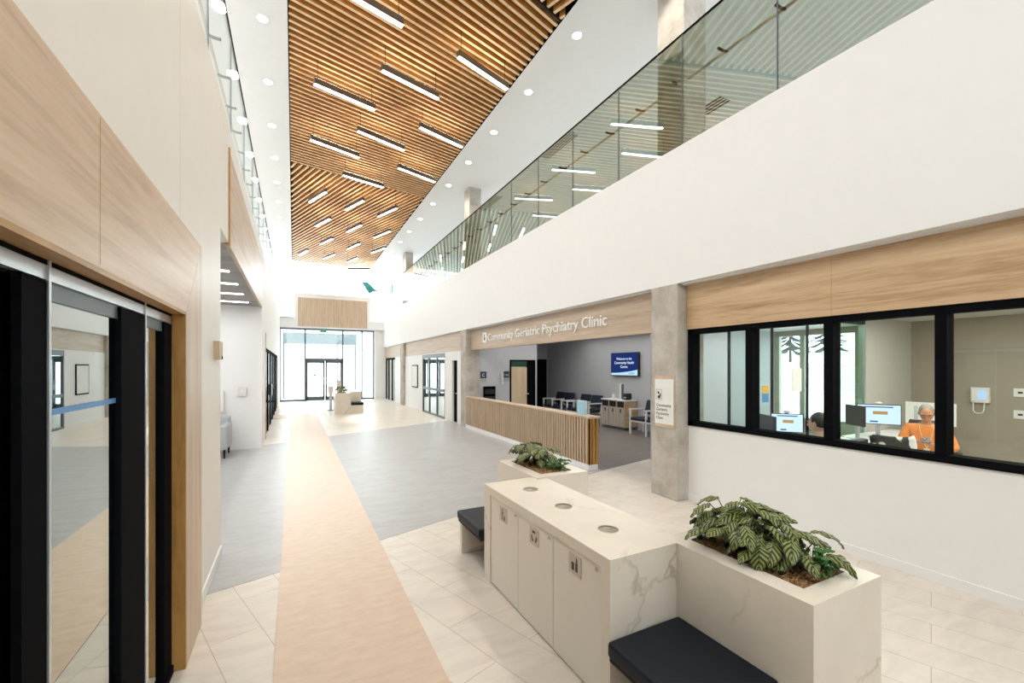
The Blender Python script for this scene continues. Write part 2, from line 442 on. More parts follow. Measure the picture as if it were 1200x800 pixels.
for i in range(nA+1):
    t = i/nA
    yl = 4.54 + (12.60-4.54)*t; sl = .315 + (.208-.315)*t
    mbA.bar((-.065, yl-.065*sl, SH/2), (3.715, yl+3.715*sl, SH/2), SW, SH)
lit_underside(mbA.build('slat_field', 'slat', cf))
mbB = MB(); d = Vector((.5,-1.42)).normalized(); nrm = Vector((1.42,.5)).normalized()
q = nrm.dot(Vector((-.07, 12.6)))
qe = nrm.dot(Vector((3.72, 24.4)))
while q < qe:
    s = clip_seg(tuple(nrm*q), tuple(d), (bAB[0]+.02, bAB[1]), (24.4-.0, 0))
    if s: mbB.bar((*s[0], SH/2), (*s[1], SH/2), SW, SH)
    q += .150
lit_underside(mbB.build('slat_field', 'slat', cf))
mbC = MB(); q = nrm.dot(Vector((-.07, Y0)))
while q < nrm.dot(Vector((3.72, 5.7))):
    s = clip_seg(tuple(nrm*q), tuple(d), (Y0, 0), (bC[0]-.10, bC[1]))
    if s: mbC.bar((*s[0], SH/2), (*s[1], SH/2), SW, SH)
    q += .150
lit_underside(mbC.build('slat_field', 'slat', cf))
mt = MB(); mt.prism([(2.35,24.42),(3.72,22.3),(3.72,24.42)], -.005, .02); mt.build('end_panel', 'slat', cf)
mt = MB(); mt.bar((-.065, bC[0]-.055, SH/2), (3.715, bC[0]-.055+3.72*bC[1], SH/2), .03, SH); mt.build('edge_board', 'slat_back', cf)

# pendants
UPL = emis('uplight', (1,.86,.66), 12)
def pendant():
    t = thing('linear_pendant', 'x', 'pendant light')
    MB().box(-.56,.56,-.035,.035,.012,.118).build('housing', plain('pendant_brown', (.12,.085,.06), .4), t)
    MB().box(-.557,.557,-.033,.033,0,.013).build('diffuser', 'lamp', t)
    MB().box(-.55,.55,-.03,.03,.117,.122).build('up_diffuser', UPL, t)
    for s in (-.5,.5): MB().tube([(s,0,.10),(s,0,.55)], .004, 5).build('cable', 'black', t)
    return t
A_L = [((.38,9.67),(1.63,10.02)),((1.53,8.62),(2.81,8.99)),((2.73,7.59),(4.0,8.03)),((.42,7.02),(1.63,7.34)),((.37,12.08),(1.63,12.52)),((1.4,11.11),(2.65,11.54)),((2.71,10.25),(3.99,10.68)),((1.34,13.88),(2.58,14.22)),((2.7,12.62),(3.97,13.08))]
B_L = [((.48,16.75),(.98,15.42)),((1.69,16.97),(2.2,15.61)),((2.89,17.17),(3.39,15.81)),((.79,19.5),(1.31,18.09)),((2.01,19.76),(2.51,18.31)),((3.22,19.97),(3.7,18.63)),((1.12,22.25),(1.61,20.86)),((2.34,22.62),(2.81,21.07)),((3.53,22.73),(4.0,21.35)),((.2,25.0),(.68,23.47)),((1.43,25.17),(1.92,23.74)),((2.62,25.41),(3.07,23.93)),((3.0,27.2),(3.95,26.7))]
labA = ['third brown linear pendant light from the left in the front row','pendant light','', '','','','','','']
def ordi(n): return ['first','second','third','fourth','fifth','sixth','seventh','eighth','ninth','tenth','eleventh','twelfth','thirteenth'][n]
pl = {3:'bright linear pendant light nearest the camera, cut by the top of the photo',2:'bright linear pendant light nearest the right edge of the timber ceiling, second nearest the camera',
 1:'long pendant light left of and below the one by the right timber edge',0:'left long pendant light in the second row of the near timber field',
 6:'pendant light touching the right timber edge in the middle of the near slat field',5:'middle pendant light of the third row in the near slat field',4:'leftmost pendant light of the third row in the near slat field',
 8:'small pendant by the right timber edge just before the slats change direction',7:'pendant light hanging right across the seam where the slat direction changes'}
first = pendant(); cnt = 0
rows = ['nearest','second','third','last']; cols = ['left','middle','right']
for grp, lst in (('A', A_L), ('B', B_L)):
    for i, (a, b) in enumerate(lst):
        o = first if cnt == 0 else copy_tree(first); cnt += 1
        o.location = ((a[0]+b[0])/2*k, (a[1]+b[1])/2*k, 7.9*k); o.rotation_euler = (0,0,math.atan2(b[1]-a[1], b[0]-a[0]))
        if grp == 'A': o['label'] = pl[i]
        elif i < 12: o['label'] = '%s short pendant in the %s row of the far slat field' % (cols[i%3], rows[i//3])
        else: o['label'] = 'lone pendant past the end of the timber ceiling, near the bridge'
        o['group'] = 'linear pendants under the timber ceiling'

# downlights
def downlight():
    t = thing('downlight', 'x', 'ceiling light')
    MB().lathe([(.098,-.004),(.098,0),(.075,0),(.075,-.004),(.098,-.004)], n=24).build('trim_ring', 'ceil', t)
    MB().disc((0,0,-.003), .085, 24, flip=True).build('lens', emis('downlight_lens', (1,.98,.94), 14), t)
    return t
first = downlight(); cnt = 0
def lampo(x, y, z, power, size=.08, spot=True, col=(1,.92,.81), ang=150):
    ld = bpy.data.lights.new('downlight_lamp', 'SPOT' if spot else 'POINT'); ld.energy = power; ld.color = col
    ld.shadow_soft_size = size
    if spot: ld.spot_size = math.radians(ang); ld.spot_blend = .6
    o = bpy.data.objects.new('downlight_lamp', ld); C.objects.link(o); o.location = (x,y,z); return o
for X, ys, side in ((4.11, [5.72+1.615*i for i in range(-2,12)], 'right'), (-.43, [7.66+1.65*i for i in range(-4,11)], 'left')):
    for i, y in enumerate(ys):
        o = first if cnt == 0 else copy_tree(first); cnt += 1
        o.location = (X, y, CZ)
        h_ = 2 if side == 'right' else 4      # the first few lie over and behind the camera
        o['label'] = ('white round downlight %s of the timber slats, %s along the row from the camera' % (side, ordi(i-h_))) if i >= h_ else ('white round downlight %s of the timber slats, above the photo, %s behind the visible ones' % (side, ordi(h_-1-i)))
        o['group'] = 'round downlights %s of the timber ceiling' % side
        lampo(X, y, CZ-.02, 66)

# right side: white upper fascia, soffit, oak headers, columns
st(B(XF, XF+.18, Y0, YE, 2.92, 4.74), 'wall_right_fascia', 'white')
st(MB().box(XF-.0006, XF+.001, 4.45, 4.455, 2.92, 4.74).box(XF-.0006, XF+.001, 9.4, 9.405, 2.92, 4.74), 'trim_10', 'ceil')
st(B(XF+.18, 5.0, Y0, YE, 2.915, 3.0), 'ceiling_soffit', 'warm')
st(MB().box(XF+.10, XF+.175, Y0, YE, 2.905, 2.92), 'trim_11', 'ceil')
oh = MB(); oh.box(4.75, 4.85, Y0, 4.085, 2.31, 2.905); st(oh, 'trim_12', 'oak_warm', label='warm oak panel above the office window')
st(MB().box(4.7492, 4.7508, 2.333, 2.337, 2.31, 2.905), 'trim_13', 'edge')
oh = MB(); oh.box(4.75, 4.85, 4.56, 12.02, 2.31, 2.905); st(oh, 'trim_14', 'oak', label='pale oak header carrying the clinic lettering')
oh = MB(); oh.box(4.68, 4.85, 12.4, 20.1, 2.31, 2.905); oh.box(4.68, 4.85, 20.7, YE, 2.31, 2.905); st(oh, 'trim_15', 'oak', label='pale oak header beyond the clinic')
for i, (y0, y1, x1, lab) in enumerate(((4.09, 4.56, 5.10, 'concrete column between the clinic and the office window'), (11.98, 12.42, 5.03, 'concrete column at the far end of the reception desk'), (20.15, 20.75, 5.0, 'concrete column near the entrance'))):
    o = MB().box(XF+.001, x1, y0, y1, 0, 2.93).build('column', 'concrete', bevel=.012, seg=1); o['kind'] = 'structure'; o['label'] = lab
    o = MB().box(XF+.12, x1+.04, y0, y1, 4.6, CZ).build('column_upper', 'concrete', bevel=.012, seg=1); o['kind'] = 'structure'; o['label'] = 'upper floor ' + lab.split(' ',1)[0] + ' column above the ' + ['office','reception','entrance'][i]

# lower right white wall + window into the office
st(B(XW, XW+.14, Y0, 4.09, 0, 1.01), 'wall_right', 'white')
st(B(XW-.012, XW, Y0, 4.09, .0, .085), 'baseboard_right', 'white')
w = struct('window_1', (XW, 0, 0), 'black framed internal office window')
fr = MB(); fr.box(-.02,.12, Y0, 4.085, 2.245, 2.31); fr.box(-.02,.12, Y0, 4.085, 1.01, 1.075); fr.box(-.02,.12, 4.005, 4.085, 1.01, 2.31)
fr.build('window_frame', 'black', w)
for y0, y1 in ((3.17,3.255),(2.33,2.415),(1.50,1.575),(.55,.63)): B(-.02,.12,y0,y1,1.07,2.25).build('window_mullion', 'black', w)
for y0, y1 in ((3.255,4.005),(2.415,3.17),(1.575,2.33),(.63,1.50),(-1.2,.55)): B(.045,.055,y0,y1,1.075,2.245).build('window_pane', 'glass', w)

# right wall beyond the clinic, with sliding doors, poster and entrance glazing
wr = MB()
wr.box(4.67,4.9, 12.42, 13.0, 0, 2.31); wr.box(4.67,4.9, 13.0, 13.5, 2.02, 2.31); wr.box(4.67,4.9, 13.5, 14.25, 0, 2.31)
wr.box(4.67,4.9, 17.15, 20.15, 0, 2.31); wr.box(4.67,4.9, 20.75, 22.4, 0, 2.31); wr.box(4.3,4.9, 25.0, YE+.1, 0, 2.93)
wr.box(4.67,4.9, 14.25, 17.15, 2.29, 2.31)
st(wr, 'wall_right_far', 'white')
st(B(4.655,4.67,17.15,20.15,0,.09), 'baseboard_right_far', 'white')
dd = struct('door_2', (4.70,0,0), 'glazed sliding doors with dark frames on the right wall')
fr = MB()
for y in (14.25,15.2,16.18,17.09): fr.box(-.03,.04,y,y+.06,0,2.29)
fr.box(-.03,.04,14.25,17.15,2.13,2.29); fr.box(-.03,.04,14.25,17.15,0,.06); fr.box(-.03,.04,14.25,17.15,.92,1.02)
fr.build('door_frame', 'dkgrey', dd)
for y0,y1 in ((14.31,15.2),(15.26,16.18),(16.24,17.09)): B(0,.01,y0,y1,.06,2.13).build('door_pane', 'glass_far', dd)
st(B(5.0,5.1,12.9,17.4,0,2.4), 'wall_vestibule_back', 'blue_wall')
d3 = struct('door_3', (4.74,13.0,0), 'dark door at the edge of the reception column')
B(0,.05,0,.5,0,2.02).build('door_leaf', 'black', d3)
MB().tube([(-.03,.1,.95),(-.05,.1,.95),(-.05,.22,.95)], .01).build('door_handle', 'alu', d3)
d4 = struct('door_4', (4.72,0,0), 'dark framed glazing beside the entrance')
fr = MB()
for y in (22.4,23.3,24.2,24.9): fr.box(-.03,.05,y,y+.09,0,2.3)
fr.box(-.03,.05,22.4,25.0,2.2,2.3)
fr.build('door_frame', 'black', d4)
for y0,y1 in ((22.49,23.3),(23.39,24.2),(24.29,24.9)): B(0,.01,y0,y1,0,2.2).build('door_pane', 'glass_far', d4)
po = thing('wall_poster', 'framed white notice on the right wall between the sliding doors and the entrance column', 'poster', (4.67,18.3,.93))
B(-.03,0,-.46,.46,0,.96).build('frame', 'black', po); B(-.034,-.028,-.42,.42,.04,.92).build('sheet', 'paper', po)

# entrance wall, bridge and vestibule
ew = MB(); ew.box(-.9,4.9,YE,YE+.25,3.86,4.4); ew.box(-.9,-.62,YE,YE+.25,0,3.86); ew.box(4.12,4.9,YE,YE+.25,0,3.86)
st(ew, 'wall_entrance', 'white')
win = struct('window_2', (0,YE,0), 'full height dark framed entrance glazing')
fr = MB()
for x in (-.62,.55,2.42,3.42,4.05): fr.box(x-.035,x+.035,0,.10,0,3.86)
fr.box(-.62,4.05,0,.10,3.78,3.86); fr.box(-.62,.55,0,.10,0,.09); fr.box(2.42,4.05,0,.10,0,.09); fr.box(.55,2.42,0,.10,2.13,2.27)
fr.build('window_frame', 'dkgrey', win)
for x0,x1,z0 in ((-.585,.515,.09),(.585,2.385,2.27),(2.455,3.385,.09),(3.455,4.015,.09)): B(x0,x1,.045,.055,z0,3.78).build('window_pane', 'glass', win)
def entry_door(x0, x1, hs, lab):
    d_ = struct('door_5', (0,YE+.02,0), lab)
    fr = MB(); w_ = .09
    fr.box(x0,x0+w_,0,.06,.01,2.13); fr.box(x1-w_,x1,0,.06,.01,2.13); fr.box(x0,x1,0,.06,2.02,2.13); fr.box(x0,x1,0,.06,.01,.22)
    fr.build('door_frame', 'dkgrey', d_); B(x0+w_,x1-w_,.025,.035,.22,2.02).build('door_pane', 'glass', d_)
    MB().tube([(hs,-.02,.85),(hs,-.06,.85),(hs,-.06,1.25),(hs,-.02,1.25)], .014).build('door_handle', 'alu', d_)
    return d_
d5 = entry_door(.585,1.50,1.44,'left leaf of the entrance double door'); d6 = entry_door(1.53,2.385,1.60,'right leaf of the entrance double door'); d6.name = 'door_6'
dc = thing('door_decal', 'yellow and blue sticker on the left entrance door leaf', 'sticker', (1.02,YE+.03,1.35))
B(-.1,.1,0,.004,.09,.17).build('yellow_mark', 'yellow', dc); B(-.06,.06,0,.004,-.02,.07).build('blue_mark', 'blue', dc)
ex = thing('exit_sign', 'green running figure exit sign above the entrance doors', 'sign', (1.42,YE-.02,3.66))
B(-.16,.16,-.04,0,0,.17).build('sign_box', 'white_plastic', ex); B(-.15,.15,-.045,-.038,.01,.16).build('sign_face', 'exit_green', ex)
mm = MB().ell((.02,-.046,.128),(.014,.004,.014),8,6); mm.bar((.02,-.047,.115),(-.005,-.047,.075),.018,.004); mm.bar((-.005,-.047,.075),(.03,-.047,.05),.012,.004); mm.bar((-.005,-.047,.075),(-.04,-.047,.035),.012,.004); mm.bar((.015,-.047,.105),(.05,-.047,.09),.01,.004); mm.bar((.015,-.047,.105),(-.03,-.047,.1),.01,.004)
mm.build('running_figure', 'text_white', ex)
br = MB(); br.box(.02,3.80,24.75,27.5,3.88,5.66)
st(br, 'wall_bridge', 'white')
st(B(-.62,4.57,25.0,27.5,3.9,4.35), 'floor_bridge', 'white')
bp = MB(); xx = .20
while xx < 3.55: bp.box(xx, xx+.085, 24.72, 24.752, 3.93, 5.42); xx += .0905
st(bp, 'trim_16', 'oak_v', label='pale oak boards on the front of the bridge')
# upper glazing at the far end
ug = struct('window_3', (0,28.3,0), 'tall upper glazing above the bridge')
fr = MB()
for x in (-4.0,-2.4,-.7,.9,2.5,4.1,5.7,7.4,9.0): fr.box(x-.03,x+.03,0,.08,4.4,7.3)
fr.box(-4.2,9.2,0,.08,5.75,5.8); fr.build('window_frame', 'white_frame', ug)
B(-4.2,9.2,.03,.04,4.4,7.2).build('window_pane', 'glass', ug)
# outside the entrance: canopy, posts, pale ground
st(B(-14,30,YE+.25,60,-.14,-.02), 'ground', 'snow')
st(B(9.4,40,-20,YE,-.14,-.02), 'ground_side', 'snow')
cn = thing('entrance_canopy', 'grey canopy beam on slim posts outside the entrance glazing', 'canopy', (0,27.6,0))
B(-.55,3.45,0,.5,3.15,3.8).build('beam', plain('canopy_grey', (.30,.36,.39), .6), cn)
for x in (-.5,1.45,2.35,3.4): B(x-.035,x+.035,.2,.27,-.02,3.15).build('post', 'dkgrey', cn)
# bicycle rack outside
bk = thing('bicycle_rack', 'pale metal bicycle rack outside the left entrance glazing', 'bike rack', (-.05,26.6,-.02))
rm = MB()
for i in range(4):
    x = -.5+.33*i; rm.tube([(x,-.3,0),(x,-.3,.62),(x+.12,-.25,.74),(x+.2,.2,.74),(x+.22,.3,.62),(x+.22,.3,0)], .016, 6)
rm.build('hoop', 'alu', bk); MB().tube([(-.6,-.3,.03),(.8,-.3,.03)], .02, 6).build('rail', 'alu', bk)

# upper guards
def guard(name, lab, X, z0, z1, y0, y1, step, start, gm, hs, hx):
    t = thing(name, lab, 'railing', (X,0,0))
    y = start
    while y-step > y0: y -= step
    js = []
    while y < y1: js.append(y); y += step
    for a, b in zip(js, js[1:]):
        B(-.006,.006,a+.006,b-.006,z0,z1).build('glass_panel', gm, t)
        B(-.0065,.0065,b-.006,b+.006,z0,z1).build('joint', 'dkgrey', t)
    B(-.012,.012,js[0],js[-1],z1,z1+.018).build('top_rail', 'black', t)
    B(-.02,.02,js[0],js[-1],z0-.02,z0+.004).build('base_channel', 'black', t)
    if hs:
        MB().tube([(hx,js[0],hs),(hx,js[-1],hs)], .017, 8).build('handrail', 'oak', t)
        n = 0; y = 2.80
        while y < js[-1] and n < 24:
            MB().tube([(0,y,hs-.03),(hx*.6,y,hs-.03),(hx,y,hs-.012)], .016, 8).build('bracket', 'black', t); y += .70; n += 1
    return t
guard('glass_guard', 'tall greenish glass guard with handrail along the upper floor, right side', XF+.04, 4.74, 6.22, Y0, 24.6, 1.255, 2.78, 'glass_guard', 5.72, .17)
guard('glass_guard', 'clear glass guard along the upper floor on the left side', -.705, 4.43, 5.95, Y0, 24.6, 1.62, 4.80, 'glass_guard_l', 5.40, -.12)
# ceiling grilles of the upper corridor
def grille(x0,x1,y0,y1,lab):
    t = thing('air_grille', lab, 'grille', (0,0,CZ+.003))
    B(x0,x1,y0,y1,-.006,0).build('backing', 'black', t)
    f_ = MB(); n = 4
    for i in range(n+1): x = x0+(x1-x0)*i/n; f_.box(x-.012,x+.012,y0,y1,-.012,0)
    f_.build('slats', 'ceil', t)
grille(5.66,5.90,8.15,9.45,'black slotted air grille in the upper ceiling, nearer the camera')
grille(5.66,5.90,12.2,13.6,'black slotted air grille in the upper ceiling, behind the second upper column')
grille(7.55,7.9,5.7,6.25,'dark square vent in the upper corridor ceiling seen through the glass guard')
# hanging teal sail and far balcony glass
tl = MB(); n0 = len(tl.v)
pts = [(0,0,.62),(.35,.05,.66),(.75,.1,.30),(1.02,.12,.12),(.72,.05,.16),(.42,.0,-.02),(.28,-.03,.2)]
tl.poly(pts); o = tl.build('hanging_sail', 'teal', loc=None); o.location = (3.55,26.3,6.15); tag(o, 'teal fabric sail hanging above the bridge by the end windows', 'decoration')
sld = o.modifiers.new('s','SOLIDIFY'); sld.thickness = .01
o = tag(MB().tube([(3.9,26.3,6.75),(3.9,26.3,7.2)], .004, 4).build('hanging_wire', 'alu'), 'thin wire holding the teal sail', 'wire')
gb = thing('bridge_guard', 'clear glass guard beside the oak fronted bridge', 'railing', (3.8,24.9,4.35))
B(.0,.75,0,.012,0,1.25).build('glass_panel', 'glass_guard_l', gb); B(0,.75,-.01,.02,1.25,1.27).build('top_rail', 'dkgrey', gb); B(0,.75,-.01,.02,.6,.615).build('mid_rail', 'dkgrey', gb)
gb = thing('bridge_guard', 'clear glass guard on the left end of the bridge', 'railing', (-.62,24.9,4.35))
B(0,.62,0,.012,0,1.25).build('glass_panel', 'glass_guard_l', gb); B(0,.62,-.01,.02,1.25,1.27).build('top_rail', 'dkgrey', gb); B(0,.62,-.01,.02,0,.05).build('base_rail', 'dkgrey', gb)

# left sliding doors (near)
d1 = struct('door_1', (-.66,0,0), 'black framed sliding glass doors in the oak portal')
for y0,y1 in ((1.595,1.725),(2.33,2.645),(3.0,3.16)): B(-.03,.02,y0,y1,.03,2.05).build('door_stile', 'black', d1)
for y in (1.735,2.652): B(-.02,.024,y-.007,y+.007,.0,2.112).build('door_edge', 'alu', d1)
B(-.03,.018,-1.6,3.16,2.055,2.10).build('door_header', 'alu', d1)
B(-.05,.02,-1.6,3.16,2.098,2.113).build('door_track', 'black', d1)
B(-.05,.03,-1.6,3.16,0,.045).build('door_sill', 'black', d1)
B(-.025,.008,1.75,3.0,2.0,2.055).build('door_top_rail', 'dkgrey', d1)
for y0,y1 in ((1.745,2.33),(2.66,3.0)): B(-.008,0,y0,y1,.045,2.0).build('door_pane', 'glass_door', d1)
B(-.008,0,-1.6,1.595,.045,2.05).build('door_pane', glass('dark_door_glass', (.5,.5,.5), .0, fres=.15), d1)
o = B(-.72,-.70,.4,1.66,0,1.68).build('tan_panel', 'tan'); tag(o, 'tan board panel standing behind the dark door glass at the left edge', 'panel')
bb = MB().box(-.6585,-.6575,1.75,2.33,1.652,1.672); tag(bb.build('safety_strip', 'blue'), 'thin blue safety line across the tall door glass', 'sticker')
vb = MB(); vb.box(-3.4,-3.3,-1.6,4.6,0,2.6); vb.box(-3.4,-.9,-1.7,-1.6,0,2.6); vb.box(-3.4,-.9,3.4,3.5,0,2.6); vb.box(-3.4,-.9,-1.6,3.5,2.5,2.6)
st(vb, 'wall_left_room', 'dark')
# left sliding doors (far)
d7 = struct('door_7', (-.66,0,0), 'dark sliding doors along the far left wall')
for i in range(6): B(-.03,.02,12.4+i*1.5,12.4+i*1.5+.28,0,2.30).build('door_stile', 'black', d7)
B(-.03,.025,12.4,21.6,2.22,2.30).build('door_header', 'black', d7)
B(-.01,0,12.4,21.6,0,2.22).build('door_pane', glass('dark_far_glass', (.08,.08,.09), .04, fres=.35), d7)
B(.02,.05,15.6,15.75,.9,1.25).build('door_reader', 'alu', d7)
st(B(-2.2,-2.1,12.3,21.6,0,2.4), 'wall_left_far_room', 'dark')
# small wall devices, left
t = thing('wall_sensor', 'small beige sensor box on the left white wall beside the oak portal', 'sensor', (-.625,4.62,1.63))

t['label'] = 'small beige sensor box on the left white wall beside the oak portal'
B(0,.045,-.10,.10,.24,.40).build('case', plain('sensor_beige', (.55,.42,.28), .5), t); B(.045,.05,.03,.06,.24,.27).build('lens', 'black', t)
# ---------------------------------------------------------------- lounge things
t = thing('wall_switch', 'small white switch plate on the lounge back wall', 'switch', (-1.0,10.98,1.27))
B(-.08,.08,-.025,0,-.1,.1).build('plate', 'white_plastic', t); B(-.02,.02,-.035,-.025,-.03,.03).build('rocker', 'white', t)
t = thing('wall_cabinet', 'shallow white wall box on the lounge back wall above the grey armchair', 'wall box', (-1.55,10.98,.85))
B(-.22,.22,-.07,0,0,.45).build('case', 'white', t); B(.12,.16,-.085,-.07,.2,.23).build('latch', 'dkgrey', t)
a = thing('armchair', 'pale grey upholstered armchair on dark legs in the lounge opening', 'armchair', (-1.55,10.35,0))
MB().box(-.36,.36,-.34,.36,.17,.40).build('seat', 'grey_fabric', a, bevel=.04)
MB().box(.25,.40,-.36,.38,.17,.66).build('armrest', 'grey_fabric', a, bevel=.05); MB().box(-.40,-.25,-.36,.38,.17,.66).build('armrest', 'grey_fabric', a, bevel=.05)
MB().box(-.38,.38,.22,.40,.17,.80).build('backrest', 'grey_fabric', a, bevel=.06)
for x in (-.34,.34):
    for y in (-.3,.33): MB().tube([(x,y,0),(x,y,.18)], [.014,.024], 8).build('leg', 'navy', a)
for i,(x0,y) in enumerate(((-.80,7.10),(-.80,8.15),(-.82,9.23),(-.83,10.34))):
    o = B(x0-1.2,x0,y-.04,y+.04,3.128,3.139).build('strip_light', 'lamp_strip'); tag(o, 'linear light strip in the grey lounge soffit, %s from the front' % ordi(i), 'ceiling light', 'strip lights in the lounge soffit')

# ---------------------------------------------------------------- quartz waste counter, planters, benches
def bool_cut(o, cutter):
    m = o.modifiers.new('cut', 'BOOLEAN'); m.object = cutter; m.operation = 'DIFFERENCE'; m.solver = 'EXACT'
    bpy.context.view_layer.update()
    me = bpy.data.meshes.new_from_object(o.evaluated_get(bpy.context.evaluated_depsgraph_get()))
    o.modifiers.clear(); o.data = me; bpy.data.objects.remove(cutter)
YC = 2.56
def waste_counter(loc, mirror, label, icons=True):
    s = -1 if mirror else 1
    t = thing('waste_counter', label, 'recycling counter', loc)
    T = lambda pts: [(s*x, y-YC) for x, y in pts]
    mb = MB()
    mb.prism(T([(.03,1.74),(.48,1.74),(.48,1.84),(.57,1.84),(.57,3.28),(.48,3.28),(.48,3.38),(.03,3.38)]), 0, .8)
    o = mb.build('body', 'marble', t)
    fb = MB()
    fb.box(0,s*.0299,1.74-YC,3.38-YC,.735,.8); fb.box(0,s*.0299,1.74-YC,1.812-YC,0,.735); fb.box(0,s*.0299,3.262-YC,3.38-YC,0,.735)
    fb.build('front_frame', 'marble', t)
    hy = (3.05,2.57,2.08)
    if icons:
        c = MB()
        for y in hy: c.lathe([(0,0),(.062,0),(.062,.3),(0,.3)], (s*.27,y-YC,.62), 28)
        cut = c.build('cutter', None); cut.parent = t
        bool_cut(o, cut)
    for y in hy:
        MB().lathe([(.063,.168),(.060,.1805),(.0655,.1815),(.0655,.168)] if icons else [(0,.18),(.062,.181)], (s*.27,y-YC,.62), 28).build('hole_rim', 'steel' if icons else 'dark', t)
    ys = (1.815,2.30,2.77,3.259)
    for i in range(3):
        a, b = ys[i]-YC, ys[i+1]-YC
        d = B(s*.008,s*.028,a+.003,b-.003,.012,.731).build('door', 'cream', t, bevel=.002, seg=1)
        if not icons: continue
        yl = a+.045
        MB().lathe([(0,.0),(.011,0),(.011,.004),(0,.004)], (0,0,0), 14).build('lock', 'steel', d).matrix_local = Matrix.Translation((.006,yl,.700)) @ Matrix.Rotation(-PI/2, 4, 'Y')
        y0 = {0:.185,1:.175,2:.19}[i]; yc = a+y0+.06
        pl_ = B(.004,.008,yc-.06,yc+.06,.585,.70).build('sign_plate', 'steel', d, bevel=0)
        ic = MB(); X = .0035
        def quad(y0,z0,y1,z1): ic.poly([(X,y0,z0),(X,y0,z1),(X,y1,z1),(X,y1,z0)])
        zc = .6425
        if i == 0:      # bottle and can, nearest door
            quad(yc+.005,zc-.035,yc+.032,zc+.012); quad(yc-.03,zc-.035,yc-.006,zc+.016); ic.poly([(X,yc-.03,zc+.016),(X,yc-.012,zc+.042),(X,yc-.024,zc+.042)][::-1]); quad(yc-.023,zc+.016,yc-.013,zc+.046)
        elif i == 1:    # three chasing arrows
            for q in range(3):
                th = PI/2+q*2*PI/3
                def pt(r, a_): return (X, yc-r*math.cos(a_), zc-.002+r*math.sin(a_))
                n = 6
                for j in range(n):
                    a0 = th-.62+1.0*j/n; a1 = th-.62+1.0*(j+1)/n
                    ic.poly([pt(.026,a0),pt(.041,a0),pt(.041,a1),pt(.026,a1)])
                ic.poly([pt(.018,th+.38),pt(.05,th+.38),pt(.033,th+.85)])
        else:           # person tossing litter in a bin
            ic.disc((X,yc+.014,zc+.036), .009, 12, 'x'); quad(yc+.006,zc-.005,yc+.022,zc+.025); quad(yc+.006,zc-.042,yc+.013,zc-.005); quad(yc+.0155,zc-.042,yc+.022,zc-.005)
            quad(yc-.012,zc+.008,yc+.006,zc+.015); quad(yc-.034,zc-.042,yc-.012,zc-.012); quad(yc-.036,zc-.009,yc-.01,zc-.005)
        ic.build('pictogram', 'text_dark', pl_)
    return t
def planter(loc, label):
    t = thing('planter_box', label, 'planter', loc)
    mb = MB(); w, l = .285, .41
    o = mb.box(-w,w,-l,l,0,.8).build('body', 'marble', t)
    cut = B(-.175,.175,-.31,.31,.70,.9).build('cutter', None); cut.parent = t; bool_cut(o, cut)
    return t
def bench(loc, label, near=1):
    t = thing('bench', label, 'bench', loc)
    MB().box(-.26,.25,-.285,.285,.325,.405).build('cushion', 'navy', t, bevel=.018, seg=3)
    MB().box(-.245,.245,-.28,.28,.30,.325).build('seat_base', 'dark', t)
    e = .24*near
    MB().box(-.235,.235,e-.03,e+.03,0,.30).build('support', 'marble', t)
    return t
waste_counter((1.46,YC,0), False, 'cream quartz recycling counter with three round holes and three doors')
planter((2.225,1.43,0), 'quartz planter box nearest the camera, right of the recycling counter')
planter((2.235,3.74,0), 'quartz planter box behind the recycling counter')
bench((1.68,1.435,0), 'low navy cushioned bench at the near end of the recycling counter', -1)
bench((1.68,3.68,0), 'low navy cushioned bench at the far end of the recycling counter', 1)
# the second island near the entrance
waste_counter((2.47,19.25,0), True, 'cream quartz counter of the far island near the entrance doors', False)
planter((1.70,18.02,0), 'quartz planter box of the far island facing the hall')
bench((2.24,18.10,0), 'low navy cushioned bench on the far island', -1)
mb = thing('sanitizer_stand', 'slim grey stand left of the far quartz island', 'stand', (1.38,19.3,0))
B(-.12,.12,-.2,.2,0,.02).build('base', 'dkgrey', mb); B(-.05,.05,-.04,.04,.02,.95).build('post', 'alu', mb); B(-.09,.09,-.08,.06,.7,1.0).build('dispenser', 'white_plastic', mb)
pp = thing('donation_post', 'beige post standing behind the plant of the far island', 'post', (1.72,19.6,0))
B(-.09,.09,-.06,.06,0,1.25).build('panel', 'cream', pp); B(-.16,.16,-.14,.14,0,.02).build('base', 'dkgrey', pp)

def mulch_bed(loc, label):
    mb = MB(); n, m = 26, 44
    for i in range(n+1):
        for j in range(m+1):
            x = -.172+.344*i/n; y = -.307+.614*j/m
            mb.v.append((x, y, .775+random.uniform(-.012,.014)))
    for i in range(n):
        for j in range(m):
            a = i*(m+1)+j; mb.f.append((a,a+m+1,a+m+2,a+1))
    for q in range(900):
        x, y = random.uniform(-.165,.165), random.uniform(-.30,.30); a = random.uniform(0,PI); l = random.uniform(.008,.022)
        dx, dy = math.cos(a)*l, math.sin(a)*l; z = .785+random.uniform(-.004,.01)
        mb.bar((x-dx,y-dy,z+random.uniform(-.008,.008)),(x+dx,y+dy,z+random.uniform(-.008,.008)),.005,.003)
    o = mb.build('bark_mulch', 'mulch'); o.location = loc
    return tag(o, label, 'mulch', kind='stuff')

